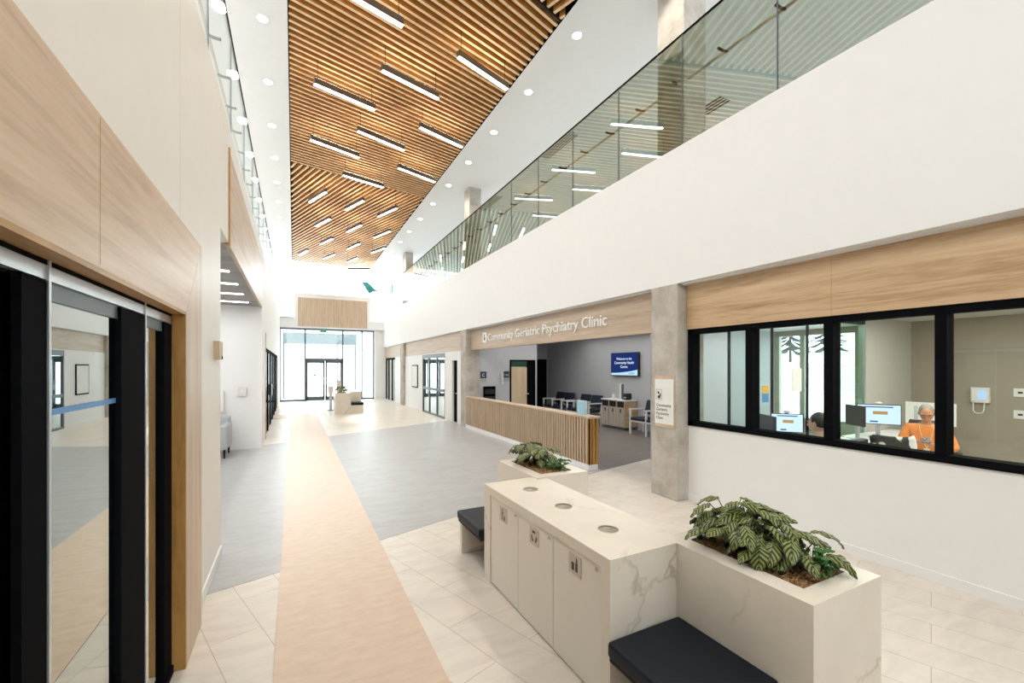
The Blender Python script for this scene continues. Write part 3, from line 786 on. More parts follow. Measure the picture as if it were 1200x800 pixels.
def add_leaf(mb, base, az, pitch, Ln, Wd, droop, roll=0, cup=.25):
    nu, nv = 8, 4; d = Vector((math.cos(az), math.sin(az), 0)); side = Vector((-math.sin(az), math.cos(az), 0))
    i0 = len(mb.v); p = Vector(base); a = pitch
    side = (Quaternion(d, roll) @ side)
    for u in range(nu+1):
        t = u/nu; dirv = d*math.cos(a) + Vector((0,0,1))*math.sin(a)
        nrm_ = side.cross(dirv)*-1
        w = Wd*(math.sin(PI*min(1, t*.93+.05))**.75)*(1-.25*t)
        for v in range(nv+1):
            s = v/nv-.5
            q = p + side*s*w + nrm_*(abs(s)*2)**2*w*-cup*.5 + nrm_*(.006*math.sin(t*14+v*2))
            mb.v.append(tuple(q)); mb.uv[len(mb.v)-1] = (t, v/nv)
        p = p + dirv*Ln/nu; a -= droop/nu
    for u in range(nu):
        for v in range(nv):
            b = i0+u*(nv+1)+v; mb.f.append((b, b+1, b+nv+2, b+nv+1))
def build_leaves(mb, name, mat, parent):
    uv = mb.uv; o = mb.build(name, mat, parent, smooth=True)
    me = o.data; lay = me.uv_layers.new(name='UVMap')
    for l in me.loops: lay.data[l.index].uv = uv.get(l.vertex_index, (0,0))
    return o
def calathea(loc, label, spots, mat, rnd):
    R = random.Random(rnd); t = thing('striped_leaf_plant', label, 'plant', loc)
    mb = MB(); sm = MB(); mb2 = MB()
    for (x, y, h, n) in spots:
        for i in range(n):
            az = 2*PI*i/n + R.uniform(-.5,.5); r = R.uniform(.03,.13); hh = h*R.uniform(.55,1.0)
            e = (x+math.cos(az)*r, y+math.sin(az)*r, hh)
            sm.tube([(x,y,-.01),(x+math.cos(az)*r*.35,y+math.sin(az)*r*.35,hh*.65),e], .0028, 5)
            add_leaf(mb, e, az+R.uniform(-.3,.3), R.uniform(-.35,.35), R.uniform(.13,.19), R.uniform(.085,.12), R.uniform(.9,1.9), R.uniform(-.4,.4))
    build_leaves(mb, 'leaves', mat, t); sm.build('stems', 'stem', t)
    return t
def fern(loc, label, n, sp, h, rnd):
    R = random.Random(rnd); t = thing('trailing_plant', label, 'plant', loc); mb = MB(); sm = MB()
    for i in range(n):
        az = R.uniform(0,2*PI); r = R.uniform(.0,sp); hh = R.uniform(.02,h)
        e = (math.cos(az)*r, math.sin(az)*r, hh)
        sm.tube([(math.cos(az)*r*.3, math.sin(az)*r*.3, -.01), e], .002, 4)
        add_leaf(mb, e, az+R.uniform(-.6,.6), R.uniform(-.1,.8), R.uniform(.035,.065), R.uniform(.022,.035), R.uniform(.4,1.8), R.uniform(-.5,.5))
    build_leaves(mb, 'leaves', 'fern', t); sm.build('stems', 'stem', t); return t
mulch_bed((2.225,1.43,0), 'shredded bark mulch filling the planter box nearest the camera')
mulch_bed((2.235,3.74,0), 'shredded bark mulch filling the planter box behind the recycling counter')
mulch_bed((1.70,18.02,0), 'bark mulch filling the planter box of the far island')
calathea((2.225,1.43,.79), 'large plant with striped dark and lime leaves in the nearest planter box', [(-.01,.17,.26,11),(.04,.10,.26,12),(-.06,.08,.19,10),(.02,-.01,.22,11),(.06,-.09,.17,10),(-.07,.15,.15,8),(-.05,-.04,.13,9),(.05,.15,.22,9),(.05,-.17,.13,7)], 'leaf', 11)
fern((2.29,1.21,.79), 'small bright green trailing plant at the near end of the nearest planter box', 46, .10, .12, 5)
fern((2.15,1.72,.79), 'tuft of bright green leaves at the far end of the nearest planter box', 16, .06, .10, 9)
calathea((2.235,3.80,.79), 'striped leafy plant in the planter box behind the recycling counter', [(-.05,.16,.21,10),(.0,.05,.23,10),(.05,-.03,.18,9),(.07,.18,.22,8),(-.08,.02,.14,7)], 'leaf2', 23)
fern((2.31,3.55,.79), 'bright green low plant at the near end of the planter box behind the recycling counter', 40, .10, .10, 6)
calathea((1.70,18.02,.79), 'leafy plant in the planter box of the far island', [(-.05,.12,.25,10),(.05,-.1,.22,10),(.0,.0,.28,9),(-.1,-.1,.2,7)], 'leaf2', 31)

# ---------------------------------------------------------------- reception desk
rd = thing('reception_desk', 'long slatted oak reception half wall with a white plinth', 'desk', (XF,6.0,0))
B(.02,.22,.02,5.975,.10,.90).build('core', 'desk_gap', rd)
sl = MB(); y = .06
while y < 5.95: sl.box(0,.02,y,y+.052,.10,.90); y += .085
sl.build('slat_front', 'desk_slat', rd)
sl = MB()
for x in (.0,.075,.15): sl.box(x,x+.055,0,.02,.10,.90)
sl.box(-.0,.02,0,.05,.1,.90)
sl.build('slat_end', 'edge', rd)
B(-.008,.24,-.008,5.975,.90,.935).build('top_cap', 'oak', rd, bevel=.003, seg=1)
B(.0,.20,.01,5.975,0,.10).build('plinth', 'white_frame', rd)
c_ = thing('card_stand', 'pale blue card in a white stand on the near end of the reception desk', 'sign', (XF+.10,6.35,.936))
B(-.015,.0,-.12,.12,0,.24).build('card', 'sky_card', c_); B(0,.012,-.14,.12,0,.26).build('back_panel', 'white_plastic', c_); B(0,.09,-.14,.12,0,.008).build('foot', 'white_plastic', c_)

# lettering on the oak header
sg = thing('clinic_sign', 'white raised lettering on the oak header above the reception desk', 'sign', (4.75,10.73,2.515))
words('Community Geriatric Psychiatry Clinic', .285, 'text_white', 'lettering', sg, (-.012,0,0), FACE_MX, .010, width=5.0, bold=.0015)
lg = MB()
def rrect(y0,y1,z0,z1,r,X,mb):
    pts = []
    for cy, cz, a0 in ((y1-r,z1-r,0),(y0+r,z1-r,PI/2),(y0+r,z0+r,PI),(y1-r,z0+r,1.5*PI)):
        for j in range(5): a = a0+PI/2*j/4; pts.append((cy+r*math.cos(a), cz+r*math.sin(a)))
    mb.prism_x(pts, X-.012, X)
rrect(.10,.36,-.03,.25,.05,0,lg); ic = lg.build('logo_tile', 'text_white', sg)
dk = MB()
dk.ell((-.014,.24,.165),(.004,.035,.04),10,6); dk.ell((-.014,.22,.075),(.004,.055,.05),10,6); dk.bar((-.015,.26,.12),(-.015,.19,.04),.012,.01)
dk.build('logo_hand_mark', 'dkgrey', sg)
# plaque on the concrete column
pq = thing('column_plaque', 'white clinic plaque with oak edges on the concrete column', 'sign', (XF,4.295,.97))
B(-.018,0,-.165,.165,0,.715).build('oak_board', 'oak_v', pq); B(-.024,-.018,-.165,.165,.045,.665).build('white_face', 'paper', pq)
for n_, w_ in enumerate(('Community','Geriatric','Psychiatry','Clinic')): text(w_, .056, 'text_dark', 'lettering', pq, (-.0255,.14,.285-.058*n_), FACE_MX, .0008)
lg = MB(); f_ = MB()
for (a,b,c,d) in ((.04,.14,.38,.384),(.04,.14,.516,.52),(.04,.044,.38,.52),(.136,.14,.38,.52)): f_.box(-.0255,-.024,a,b,c,d)
f_.build('logo_frame', 'text_dark', pq)
lg.ell((-.0245,.088,.415),(.002,.026,.024),12,6); lg.ell((-.0245,.098,.475),(.002,.017,.02),12,6); lg.ell((-.0245,.068,.445),(.002,.012,.025),12,6)
lg.build('logo_hand_mark', 'text_dark', pq)

# ---------------------------------------------------------------- clinic waiting room
st(B(8.8,8.95,6.2,14.3,0,2.8), 'wall_clinic_back', 'blue_wall')
st(B(5.03,6.05,12.0,12.15,0,2.8).box(6.97,7.04,12.0,12.15,0,2.8).box(6.05,6.97,12.0,12.15,2.03,2.8), 'wall_clinic_door', 'blue_wall')
st(B(7.0,8.95,14.2,14.3,0,2.8).box(7.0,7.04,12.15,14.3,0,2.8), 'wall_clinic_recess', 'blue_wall')
st(MB().prism([(5.06,4.5),(5.16,4.5),(6.25,6.1),(6.20,6.2)],0,2.8).prism([(6.20,6.1),(10.2,6.1),(10.2,6.2),(6.2,6.2)],0,2.8), 'wall_clinic_near', 'blue_wall')
st(B(4.86,8.95,4.5,14.3,2.75,2.85), 'ceiling_clinic', 'ceil')
d8 = struct('door_8', (6.05,12.0,0), 'maple door with black frame in the waiting room')
B(0,.05,-.02,.1,0,2.03).box(.62,.67,-.02,.1,0,2.03).box(.87,.92,-.02,.1,0,2.03).box(0,.92,-.02,.1,1.99,2.03).build('door_frame', 'black', d8)
B(.05,.62,.0,.05,0,1.80).build('door_leaf', 'door_wood', d8); B(.05,.62,.0,.05,1.81,1.99).build('door_transom', 'green', d8); B(.67,.87,.02,.05,0,1.99).build('door_side_panel', 'black', d8)
MB().tube([(.56,0,.95),(.56,-.05,.95),(.66,-.05,.95)], .011, 8).build('door_handle', 'alu', d8)
d9 = struct('door_9', (8.3,14.2,0), 'dark door in the waiting room recess')
B(-.55,.45,-.04,0,0,2.1).build('door_leaf', 'black', d9); MB().tube([(-.4,-.04,1),(-.4,-.08,1),(-.28,-.08,1)], .011, 8).build('door_handle', 'alu', d9)
for (x0,x1,z0,z1,tx,lab) in ((5.05,5.25,1.46,1.665,'C','dark teal room sign with a white letter left on the waiting room wall'),(5.84,6.03,1.47,1.67,'116','dark teal number sign beside the maple waiting room door')):
    s_ = thing('room_sign', lab, 'sign', ((x0+x1)/2,12.0,z0)); w_ = (x1-x0)/2
    B(-w_,w_,-.012,0,0,z1-z0).build('sign_face', 'blue_sign', s_)
    B(-w_,w_,-.010,0,-.11,-.02).build('lower_strip', plain('sign_strip', (.40,.38,.33), .5), s_)
    text(tx, .14 if len(tx)==1 else .10, 'text_white', 'lettering', s_, (0,-.0135,.05), FACE_MY, .001, align='CENTER')
s_ = thing('door_flag', 'thin white vertical flag sign left of the numbered room sign', 'sign', (5.755,12.004,1.28)); B(-.012,.012,-.13,0,0,.33).build('blade', 'white_plastic', s_)
br = thing('brochure_rack', 'black wall brochure rack beside the reception column', 'rack', (5.335,12.004,.75))
B(-.185,.185,-.02,0,0,.46).build('back_panel', 'black', br)
for i in range(2): B(-.18,.18,-.09,-.07,.02+.21*i,.16+.21*i).build('pocket', 'black_plastic', br); 
B(-.185,-.165,-.09,0,0,.46).build('side_panel', 'black', br); B(.165,.185,-.09,0,0,.46).build('side_panel', 'black', br)

def tandem(loc, label, n=2):
    # a row of seats facing -x: n seats along y
    t = thing('tandem_seat', label, 'chair', loc, 0, 'navy tandem seats in the waiting room'); W = .58
    for i in range(n):
        y = -W*n/2 + W*(i+.5)
        MB().box(-.02,.50,y-.25,y+.25,.38,.46).build('seat', 'navy_fabric', t, bevel=.025)
        b = MB().prism_x([(y-.25,.52),(y+.25,.52),(y+.25,.90),(y-.25,.90)], .46,.53); o = b.build('backrest', 'navy_fabric', t, bevel=.025)
        for v in o.data.vertices: v.co.x += (v.co.z-.5)*.28
    for i in range(n+1):
        y = -W*n/2 + W*i
        f_ = MB(); f_.box(.0,.05,y-.025,y+.025,0,.66); f_.bar((.50,y,.0),(.54,y,.66),.05,.05,up=(0,1,0)); f_.box(-.01,.56,y-.03,y+.03,.64,.68)
        f_.build('arm_frame', 'white_frame', t, bevel=.006, seg=1)
    B(0,.04,-W*n/2,W*n/2,.34,.385).build('front_rail', 'white_frame', t); B(.46,.50,-W*n/2,W*n/2,.34,.385).build('rear_rail', 'white_frame', t)
    return t
tandem((8.08,12.75,0), 'navy two seat chair with white frame farthest back by the dark doorway')
tandem((8.08,11.25,0), 'navy two seat chair with white frame beside the waiting room waste cabinet')
tandem((8.08,8.25,0), 'navy two seat chair with white frame partly hidden by the concrete column')
wc = thing('waste_cabinet', 'wood grain waste cabinet with three dark slots under the television', 'cabinet', (8.3,9.79,0))
B(.02,.46,-.5,.5,.08,.83).build('carcass', 'cab', wc); B(.05,.44,-.48,.48,0,.08).build('plinth', 'dkgrey', wc); B(-.01,.47,-.52,.52,.83,.86).build('countertop', 'white', wc)
B(.019,.462,-.51,-.5,.08,.83).build('side_panel', 'oak_warm', wc)
for i in range(3):
    a = -.5+i/3; b = a+1/3
    d_ = B(0,.02,a+.006,b-.006,.09,.63).build('door', 'cab', wc); B(-.003,0,a+.13,a+.19,.50,.60).build('label_plate', 'text_dark', d_)
    B(.012,.021,a+.02,b-.02,.65,.81).build('slot', 'dark', wc); B(0,.02,a,a+.02,.63,.83).build('divider', 'cab', wc)
B(0,.02,-.5,.5,.63,.648).build('rail', 'cab', wc)
cd = thing('cup_dispenser', 'tall white cup dispenser on the waste cabinet', 'dispenser', (8.55,9.72,.86))
MB().lathe([(0,0),(.06,0),(.06,.01),(.042,.02),(.042,.46),(.0,.46)], n=16).build('tube', 'white_plastic', cd); B(-.01,.05,-.07,-.035,.0,.44).build('back_bracket', 'dkgrey', cd)
bt = thing('pump_bottle', 'small white pump bottle on the waste cabinet', 'bottle', (8.45,9.92,.86))
MB().lathe([(0,0),(.045,0),(.045,.11),(.02,.13),(.014,.15),(0,.15)], n=14).build('bottle_body', 'white_plastic', bt); MB().tube([(0,0,.15),(0,0,.19),(-.04,0,.185)], .008, 6).build('pump', 'white', bt)
bx = thing('napkin_dispenser', 'black napkin dispenser on the right end of the waste cabinet', 'dispenser', (8.52,9.40,.86))
MB().box(-.1,.1,-.08,.08,0,.19).build('case', 'black_plastic', bx, bevel=.03); B(-.104,-.1,-.05,.03,.06,.085).build('outlet', 'paper', bx)
tv = thing('wall_television', 'wall television with a dark blue welcome slide', 'television', (8.8,9.75,1.54))
B(-.10,-.03,-.58,.58,0,.69).build('case', 'black_plastic', tv); B(-.03,0,-.2,.2,.2,.5).build('wall_mount', 'black', tv)
scr = MB(); scr.poly([(-.102,.56,.02),(-.102,.56,.67),(-.102,-.56,.67),(-.102,-.56,.02)]); scr.build('screen', emis('screen_blue', (.012,.025,.12), 1.0), tv)
wv = MB(); pts = [(-.1035,.56,.02)]
for j in range(13): u = j/12; pts.append((-.1035,.56-1.12*u,.085+.10*u*u))
pts.append((-.1035,-.56,.02)); wv.poly(pts); wv.build('slide_wave', emis('slide_pale_blue', (.45,.68,.85), .9), tv)
te = emis('slide_text', (.75,.87,.95), 1.0); M['slide_text'] = te
words('Welcome to the', .098, 'slide_text', 'slide_text', tv, (-.105,0,.475), FACE_MX, .0005, 'CENTER')
words('Community Health', .108, 'slide_text', 'slide_text', tv, (-.105,0,.355), FACE_MX, .0005, 'CENTER')
words('Centre', .108, 'slide_text', 'slide_text', tv, (-.105,0,.235), FACE_MX, .0005, 'CENTER')
lm = MB(); lm.ell((-.1045,-.22,.07),(.001,.015,.03),8,6); 
for i in range(2): lm.box(-.105,-.104,-.44,-.26,.055+.03*i,.07+.03*i)
lm.build('slide_logo', emis('slide_logo_blue', (.04,.22,.42), .8), tv)

# ---------------------------------------------------------------- the office behind the window
OX, OY = 10.0, 3.62
st(B(OX,OX+.15,Y0,OY+.1,0,2.7).box(OX,OX+.15,OY+.1,6.1,0,.6).box(OX,OX+.15,OY+.1,6.1,2.5,2.7), 'wall_office_back', plain('taupe_office_paint', (.33,.295,.235), .6, var=.02))
st(B(8.38,OX,OY,OY+.1,0,2.7), 'wall_office_side', 'office_wall')
st(B(4.93,OX,-3.1,-3.0,0,2.7), 'wall_office_end', 'office_wall')
st(B(4.93,OX+.15,-3.1,6.1,2.62,2.7), 'ceiling_office', 'office_wall')
w3 = struct('window_4', (OX+.05,0,0), 'office exterior window')
fr = MB()
for y in (3.9,4.45,4.95,5.5,6.05): fr.box(-.04,.06,y-.05,y+.05,.6,2.5)
fr.box(-.04,.06,3.72,6.1,.6,.68); fr.build('window_frame', plain('window_frame_sage', (.36,.40,.30), .5), w3); B(0,.01,3.72,6.1,.68,2.5).build('window_pane', 'glass', w3)
pt_ = struct('window_5', (0,OY,0), 'glazed office partition')
fr = MB(); fr.box(4.95,8.38,0,.06,2.5,2.62); 
for x in (5.0,5.9,6.75): fr.box(x-.012,x+.012,0,.03,0,2.5)
fr.build('window_frame', 'black', pt_); fr = MB(); fr.box(8.34,8.38,-.01,.08,0,2.5); fr.box(7.5,7.53,0,.04,0,2.5); fr.build('door_frame', 'alu', pt_)
for x0,x1,gm in ((5.01,5.89,'glass'),(5.91,6.74,'glass'),(6.76,7.5,'glass'),(7.53,8.34,'glass_green')): B(x0,x1,.01,.02,0,2.5).build('window_pane', gm, pt_)
def desk(loc, sx, sy, label):
    t = thing('office_desk', label, 'desk', loc)
    MB().box(-sx/2,sx/2,-sy/2,sy/2,.70,.73).build('desktop', 'white_frame', t, bevel=.004, seg=1)
    for x in (-1,1):
        for y in (-1,1): B(x*(sx/2-.06)-.02,x*(sx/2-.06)+.02,y*(sy/2-.06)-.02,y*(sy/2-.06)+.02,0,.70).build('leg', 'alu', t)
    return t
desk((8.3,3.30,0), 1.9, .62, 'white office desk left of the person in orange')
desk((5.85,3.18,0), 1.6, .66, 'white office desk in front of the dark haired person')
def monitor(loc, rz, w, h, z0, label, on):
    t = thing('computer_monitor', label, 'monitor', loc, rz)     # screen looks to -y
    B(-w/2,w/2,-.012,.02,z0,z0+h).build('case', 'black_plastic', t)
    B(-.025,.025,.02,.05,.015,z0+h*.6).build('stand_neck', 'alu', t); B(-.11,.11,-.06,.12,0,.012).build('stand_base', 'alu', t)
    if on:
        B(-w/2+.01,w/2-.01,-.0135,-.0115,z0+.01,z0+h-.01).build('screen', emis('screen_white', (.62,.78,.95), 1.0), t)
        m_ = MB(); m_.box(-.13*w,.2*w,-.0145,-.0135,z0+h*.5,z0+h*.66); m_.build('picture_block', emis('screen_picture', (.55,.32,.1), .8), t)
        m_ = MB(); m_.box(-.3*w,.32*w,-.0145,-.0135,z0+h*.84,z0+h*.9); m_.box(-.2*w,-.02*w,-.0145,-.0135,z0+h*.1,z0+h*.18); m_.build('text_lines', emis('screen_lines', (.08,.15,.32), .8), t)
    else: B(-w/2+.01,w/2-.01,-.0135,-.0115,z0+.01,z0+h-.01).build('screen', 'black_plastic', t)
    wc_ = MB().ell((.0,0,z0+h+.02),(.045,.02,.02),10,6); wc_.build('webcam', 'white_plastic', t) if on else None
    return t
monitor((7.84,3.22,.73), math.radians(-58), .52, .30, .21, 'lit monitor with a web page beside the person in orange', True)
monitor((7.48,3.36,.73), math.radians(-122), .38, .30, .20, 'dark monitor turned away beside the lit web page monitor', False)
monitor((5.60,3.26,.73), math.radians(-48), .36, .24, .24, 'lit monitor in front of the dark haired person', True)
monitor((5.26,3.30,.73), math.radians(-122), .36, .24, .23, 'dark monitor left of the lit one by the dark haired person', False)
kb = MB().box(-.2,.2,-.07,.07,0,.02).build('keyboard', 'black_plastic', bevel=.004, seg=1); kb.location = (8.02,3.03,.731); tag(kb, 'black keyboard on the white desk beside the person in orange', 'keyboard')
dp = thing('desk_phone', 'black desk phone on the white office desk left of the keyboard', 'phone', (7.62,3.08,.731))
MB().prism_x([(-.1,0),(.1,0),(.1,.07),(-.1,.025)],-.09,.09).build('base', 'black_plastic', dp); MB().box(-.085,-.04,-.1,.1,.05,.085).build('handset', 'black_plastic', dp, bevel=.012)
pap = MB().box(-.2,.2,-.14,.14,0,.008).build('folder', plain('pale_blue_folder', (.45,.60,.68), .6)); pap.location = (7.75,3.0,.731); pap.rotation_euler = (0,0,.3); tag(pap, 'pale blue folder on the front of the white office desk', 'folder')
wb = thing('planning_board', 'white planning board with papers standing behind the person in orange', 'board', (9.05,3.07,.731))
B(0,.02,-.33,.28,.15,.50).build('board_face', 'paper', wb); B(.02,.05,-.2,.2,0,.4).build('stand', 'alu', wb)
m_ = MB()
for i in range(5): m_.box(-.003,0,-.24+.09*i,-.19+.09*i,.22,.44)
m_.build('notes', plain('note_grey', (.50,.54,.58), .7), wb)
ph = thing('wall_phone', 'beige wall phone with a lit display and hanging cord', 'phone', (OX,2.73,1.22))
MB().box(-.07,0,-.11,.11,.0,.25).build('base', 'white_plastic', ph, bevel=.01); MB().box(-.10,-.06,.045,.10,.02,.24).build('handset', 'white_plastic', ph, bevel=.015)
B(-.073,-.07,-.07,.02,.06,.20).build('display', emis('phone_display', (.45,.65,1), .9), ph)
MB().tube([(-.08,.07,.02)]+[(-.08,.07-.06*(1-math.cos(a)),-.12-.05*math.sin(a)) for a in [PI*j/8 for j in range(9)]]+[(-.05,-.05,.0)], .007, 6).build('cord', 'white_plastic', ph)
for z, lab in ((1.34,'upper'),(1.0,'lower')):
    s_ = thing('wall_plate', '%s white wall plate right of the wall phone' % lab, 'switch', (OX,2.30,z)); B(-.015,0,-.075,.075,0,.13).build('plate', 'white_plastic', s_); B(-.02,-.015,-.02,.03,.05,.08).build('button', 'text_dark', s_)
def office_chair(loc, rz, label, fabric='black_plastic'):
    t = thing('office_chair', label, 'chair', loc, rz)      # looks to -y
    MB().box(-.24,.24,-.24,.22,.42,.50).build('seat', fabric, t, bevel=.03)
    b = MB(); n = 9
    for i in range(n+1):
        for j in range(7):
            x = -.23+.46*j/6; z = .58+.46*i/n; wv_ = 1-.25*(i/n)**2
            b.v.append((x*wv_, .25+.06*(i/n)-.05*(1-(x/.23)**2)*-1*-.5-.04*math.cos(x/.23), z))
    for i in range(n):
        for j in range(6): a_ = i*7+j; b.f.append((a_,a_+1,a_+8,a_+7))
    o = b.build('backrest', fabric, t, smooth=True); o.modifiers.new('s','SOLIDIFY').thickness = .035
    MB().tube([(0,.12,.42),(0,.28,.42),(0,.29,.75)], .022, 8).build('back_post', 'black_plastic', t)
    for s in (-1,1): 
        MB().tube([(s*.24,.05,.44),(s*.30,.05,.46),(s*.30,.05,.64)], .015, 8).build('arm_post', 'black_plastic', t)
        MB().box(s*.30-.04,s*.30+.04,-.12,.14,.64,.67).build('armrest', 'black_plastic', t, bevel=.012)
    MB().tube([(0,0,.10),(0,0,.42)], .025, 10).build('gas_lift', 'black_plastic', t)
    for i in range(5):
        a_ = 2*PI*i/5; f_ = MB().tube([(0,0,.10),(.28*math.cos(a_),.28*math.sin(a_),.065)], [.025,.016], 8); l_ = f_.build('base_arm', 'black_plastic', t)
        MB().ell((.28*math.cos(a_),.28*math.sin(a_),.03),(.028,.028,.03),8,6).build('castor', 'black_plastic', l_)
    return t

# ---------------------------------------------------------------- people
def skin(chains, lev=2):
    """chains: list of [(pos, radius), ...] grown as one skinned surface; joints shared by position"""
    vs, rs, es, idx = [], [], [], {}
    def vid(p, r):
        key = tuple(round(c, 4) for c in p)
        if key not in idx: idx[key] = len(vs); vs.append(p); rs.append(r)
        return idx[key]
    for ch in chains:
        ids = [vid(p, r) for p, r in ch]
        es += list(zip(ids, ids[1:]))
    me = bpy.data.meshes.new('tmp'); me.from_pydata(vs, es, []); o = bpy.data.objects.new('tmp', me); C.objects.link(o)
    md = o.modifiers.new('skin', 'SKIN'); md.use_smooth_shade = True
    for i, r in enumerate(rs):
        rr = r if isinstance(r, tuple) else (r, r)
        me.skin_vertices[0].data[i].radius = rr
        me.skin_vertices[0].data[i].use_root = (i == 0)
    ss = o.modifiers.new('sub', 'SUBSURF'); ss.levels = lev; ss.render_levels = lev
    bpy.context.view_layer.update()
    out = bpy.data.meshes.new_from_object(o.evaluated_get(bpy.context.evaluated_depsgraph_get()))
    bpy.data.objects.remove(o); return out
def link_mesh(me, name, mat, parent):
    me.materials.clear(); me.materials.append(M[mat])
    for p in me.polygons: p.use_smooth = True
    o = bpy.data.objects.new(name, me); C.objects.link(o); o.parent = parent; return o
def head_mb(c, nod):
    """head looking to -y, with brow, nose, lips, chin and ears"""
    mb = MB(); mb.ell((0,0,0), (.074,.094,.115), 24, 18)
    out = []
    for x, y, z in mb.v:
        if z < -.02: kf = 1-(-.02-z)*2.6; x *= max(.55, kf); y = y*max(.75, 1-(-.02-z)*1.2) - (.012 if y < 0 else 0)
        if y < 0 and .015 < z < .04 : y += .004
        out.append((x, y, z))
    mb.v = out
    mb.ell((0,-.100,-.012), (.013,.017,.021), 10, 8); mb.ell((0,-.092,.012), (.009,.012,.025), 8, 6)
    mb.ell((0,-.089,-.050), (.026,.010,.006), 10, 6); mb.ell((0,-.088,-.060), (.022,.010,.006), 10, 6)
    for s in (-1,1): mb.ell((s*.076,.005,-.005), (.010,.018,.031), 8, 8); mb.ell((s*.032,-.083,.028), (.022,.010,.006), 8, 6)
    R = Matrix.Translation(c) @ Matrix.Rotation(nod, 4, 'X')
    return mb, R
def apply_R(mb, R): mb.v = [tuple(R @ Vector(v)) for v in mb.v]; return mb
def hand_chains(w, fdir, palm_n, side, curl, s=1.0):
    """wrist w, finger direction, palm normal, thumb side vector; five fingers of unequal length"""
    f, n, sd = Vector(fdir).normalized(), Vector(palm_n).normalized(), Vector(side).normalized(); w = Vector(w)
    ch = []; pc = w + f*.045
    for i, (off, ln) in enumerate(((.030,.070),(.010,.078),(-.011,.072),(-.030,.056))):
        kn = w + f*.085 + sd*off; p1 = kn + (f*math.cos(curl*.5)+n*math.sin(curl*.5))*ln*.45; p2 = p1 + (f*math.cos(curl*1.3)+n*math.sin(curl*1.3))*ln*.33; p3 = p2 + (f*math.cos(curl*1.9)+n*math.sin(curl*1.9))*ln*.25
        ch.append([(tuple(pc),(.024,.018)),(tuple(kn),.0105),(tuple(p1),.009),(tuple(p2),.008),(tuple(p3),.007)])
    t1 = w + f*.03 + sd*.030; t2 = t1 + (f*.6+sd*.55+n*.4).normalized()*.032; t3 = t2 + (f*.85+n*.5).normalized()*.028
    ch.append([(tuple(pc),(.024,.018)),(tuple(t1),.013),(tuple(t2),.010),(tuple(t3),.009)])
    return ch
def seated_person(loc, rz, label, skin_m, top_m, low_m, hands='phone', nod=.35, female=False):
    t = thing('person', label, 'person', loc, rz); q = .92 if female else 1.0; bw = .9 if female else 1.12
    pel = (0,.02,.52); bel = (0,0,.70); ch = (0,.0,.88); nb = (0,.0,1.005); nk = (0,-.015,1.05); hd = (0,-.03,1.10)
    sh = {s: (s*.175*q,.01,.955) for s in (-1,1)}
    if hands == 'phone': el = {s: (s*.275*q,-.08,.70) for s in (-1,1)}; wr = {-1: (-.10,-.30,.80), 1: (.075,-.30,.77)}
    else: el = {s: (s*.25*q,-.10,.72) for s in (-1,1)}; wr = {s: (s*.12,-.36,.76) for s in (-1,1)}
    chains = [[(pel,(.16*q,.12)),(bel,(.15*bw,.125)),(ch,(.155*q,.115)),(nb,.062),(nk,.052),(hd,.05)]]
    for s in (-1,1):
        m_ = tuple((Vector(sh[s])+Vector(el[s]))/2); m2 = tuple(Vector(el[s])*.45+Vector(wr[s])*.55)
        chains.append([(ch,(.155*q,.115)),(sh[s],.062*q),(m_,.050*q),(el[s],.042*q),(m2,.036*q),(wr[s],.026*q)])
        fd = (Vector((-s*.55,-.65,.15)) if hands == 'phone' else Vector((0,-1,-.1)))
        pn = Vector((-s*.3,-.1,.8)) if hands == 'phone' else Vector((0,-.2,-1)); sd = Vector((-s*.3,-.5,.8)) if hands == 'phone' else Vector((-s,0,0))
        for c_ in hand_chains(wr[s], fd, pn, sd, .8 if hands == 'phone' else .35): chains.append([(wr[s],.026*q)] + c_)
        hip = (s*.095,.0,.50); kn = (s*.13,-.42,.50); an = (s*.13,-.40,.09); toe = (s*.14,-.55,.035)
        chains.append([(pel,(.16*q,.12)),(hip,.095*q),((s*.115,-.22,.51),.082*q),(kn,.060*q),((s*.13,-.42,.32),.056*q),(an,.036*q),(toe,.03)])
    body = skin(chains)
    hm, R = head_mb((0,-.045,1.165), nod); apply_R(hm, R)
    bm = bmesh.new(); bm.from_mesh(body); tmp = bpy.data.meshes.new('h'); tmp.from_pydata(hm.v, [], hm.f); bm.from_mesh(tmp)
    bmesh.ops.recalc_face_normals(bm, faces=bm.faces); bm.to_mesh(body); bm.free()
    link_mesh(body, 'body', skin_m, t)
    k_ = 1.13; top = [[((0,.02,.50),(.175*q,.135)),(bel,(.165*bw,.14)),(ch,(.172*q,.128)),((0,.0,.985),.075),((0,-.008,1.02),.062)]]
    for s in (-1,1):
        m_ = tuple((Vector(sh[s])+Vector(el[s]))/2); m2 = tuple(Vector(el[s])*.45+Vector(wr[s])*.55); cu = tuple(Vector(el[s])*.12+Vector(wr[s])*.88)
        top.append([(ch,(.172*q,.128)),(sh[s],.078*q),(m_,.066*q),(el[s],.058*q),(m2,.050*q),(cu,.038*q)])
    link_mesh(skin(top), 'sweater', top_m, t)
    low = [[((0,.02,.52),(.172*q,.132)),((0,.02,.58),(.165*q,.13))]]
    for s in (-1,1): low.append([((0,.02,.52),(.172*q,.132)),((s*.095,.0,.50),.105*q),((s*.115,-.22,.51),.092*q),((s*.13,-.42,.50),.070*q),((s*.13,-.42,.32),.066*q),((s*.13,-.40,.12),.052*q)])
    link_mesh(skin(low), 'trousers', low_m, t)
    for s in (-1,1): MB().ell((s*.137,-.47,.04),(.045,.125,.04),12,8).build('shoe', 'black_plastic', t, smooth=True)
    ey = MB()
    for s in (-1,1): ey.ell((s*.031,-.084,.012),(.012,.007,.006),8,6)
    apply_R(ey, R).build('eyes', 'text_dark', t, smooth=True)
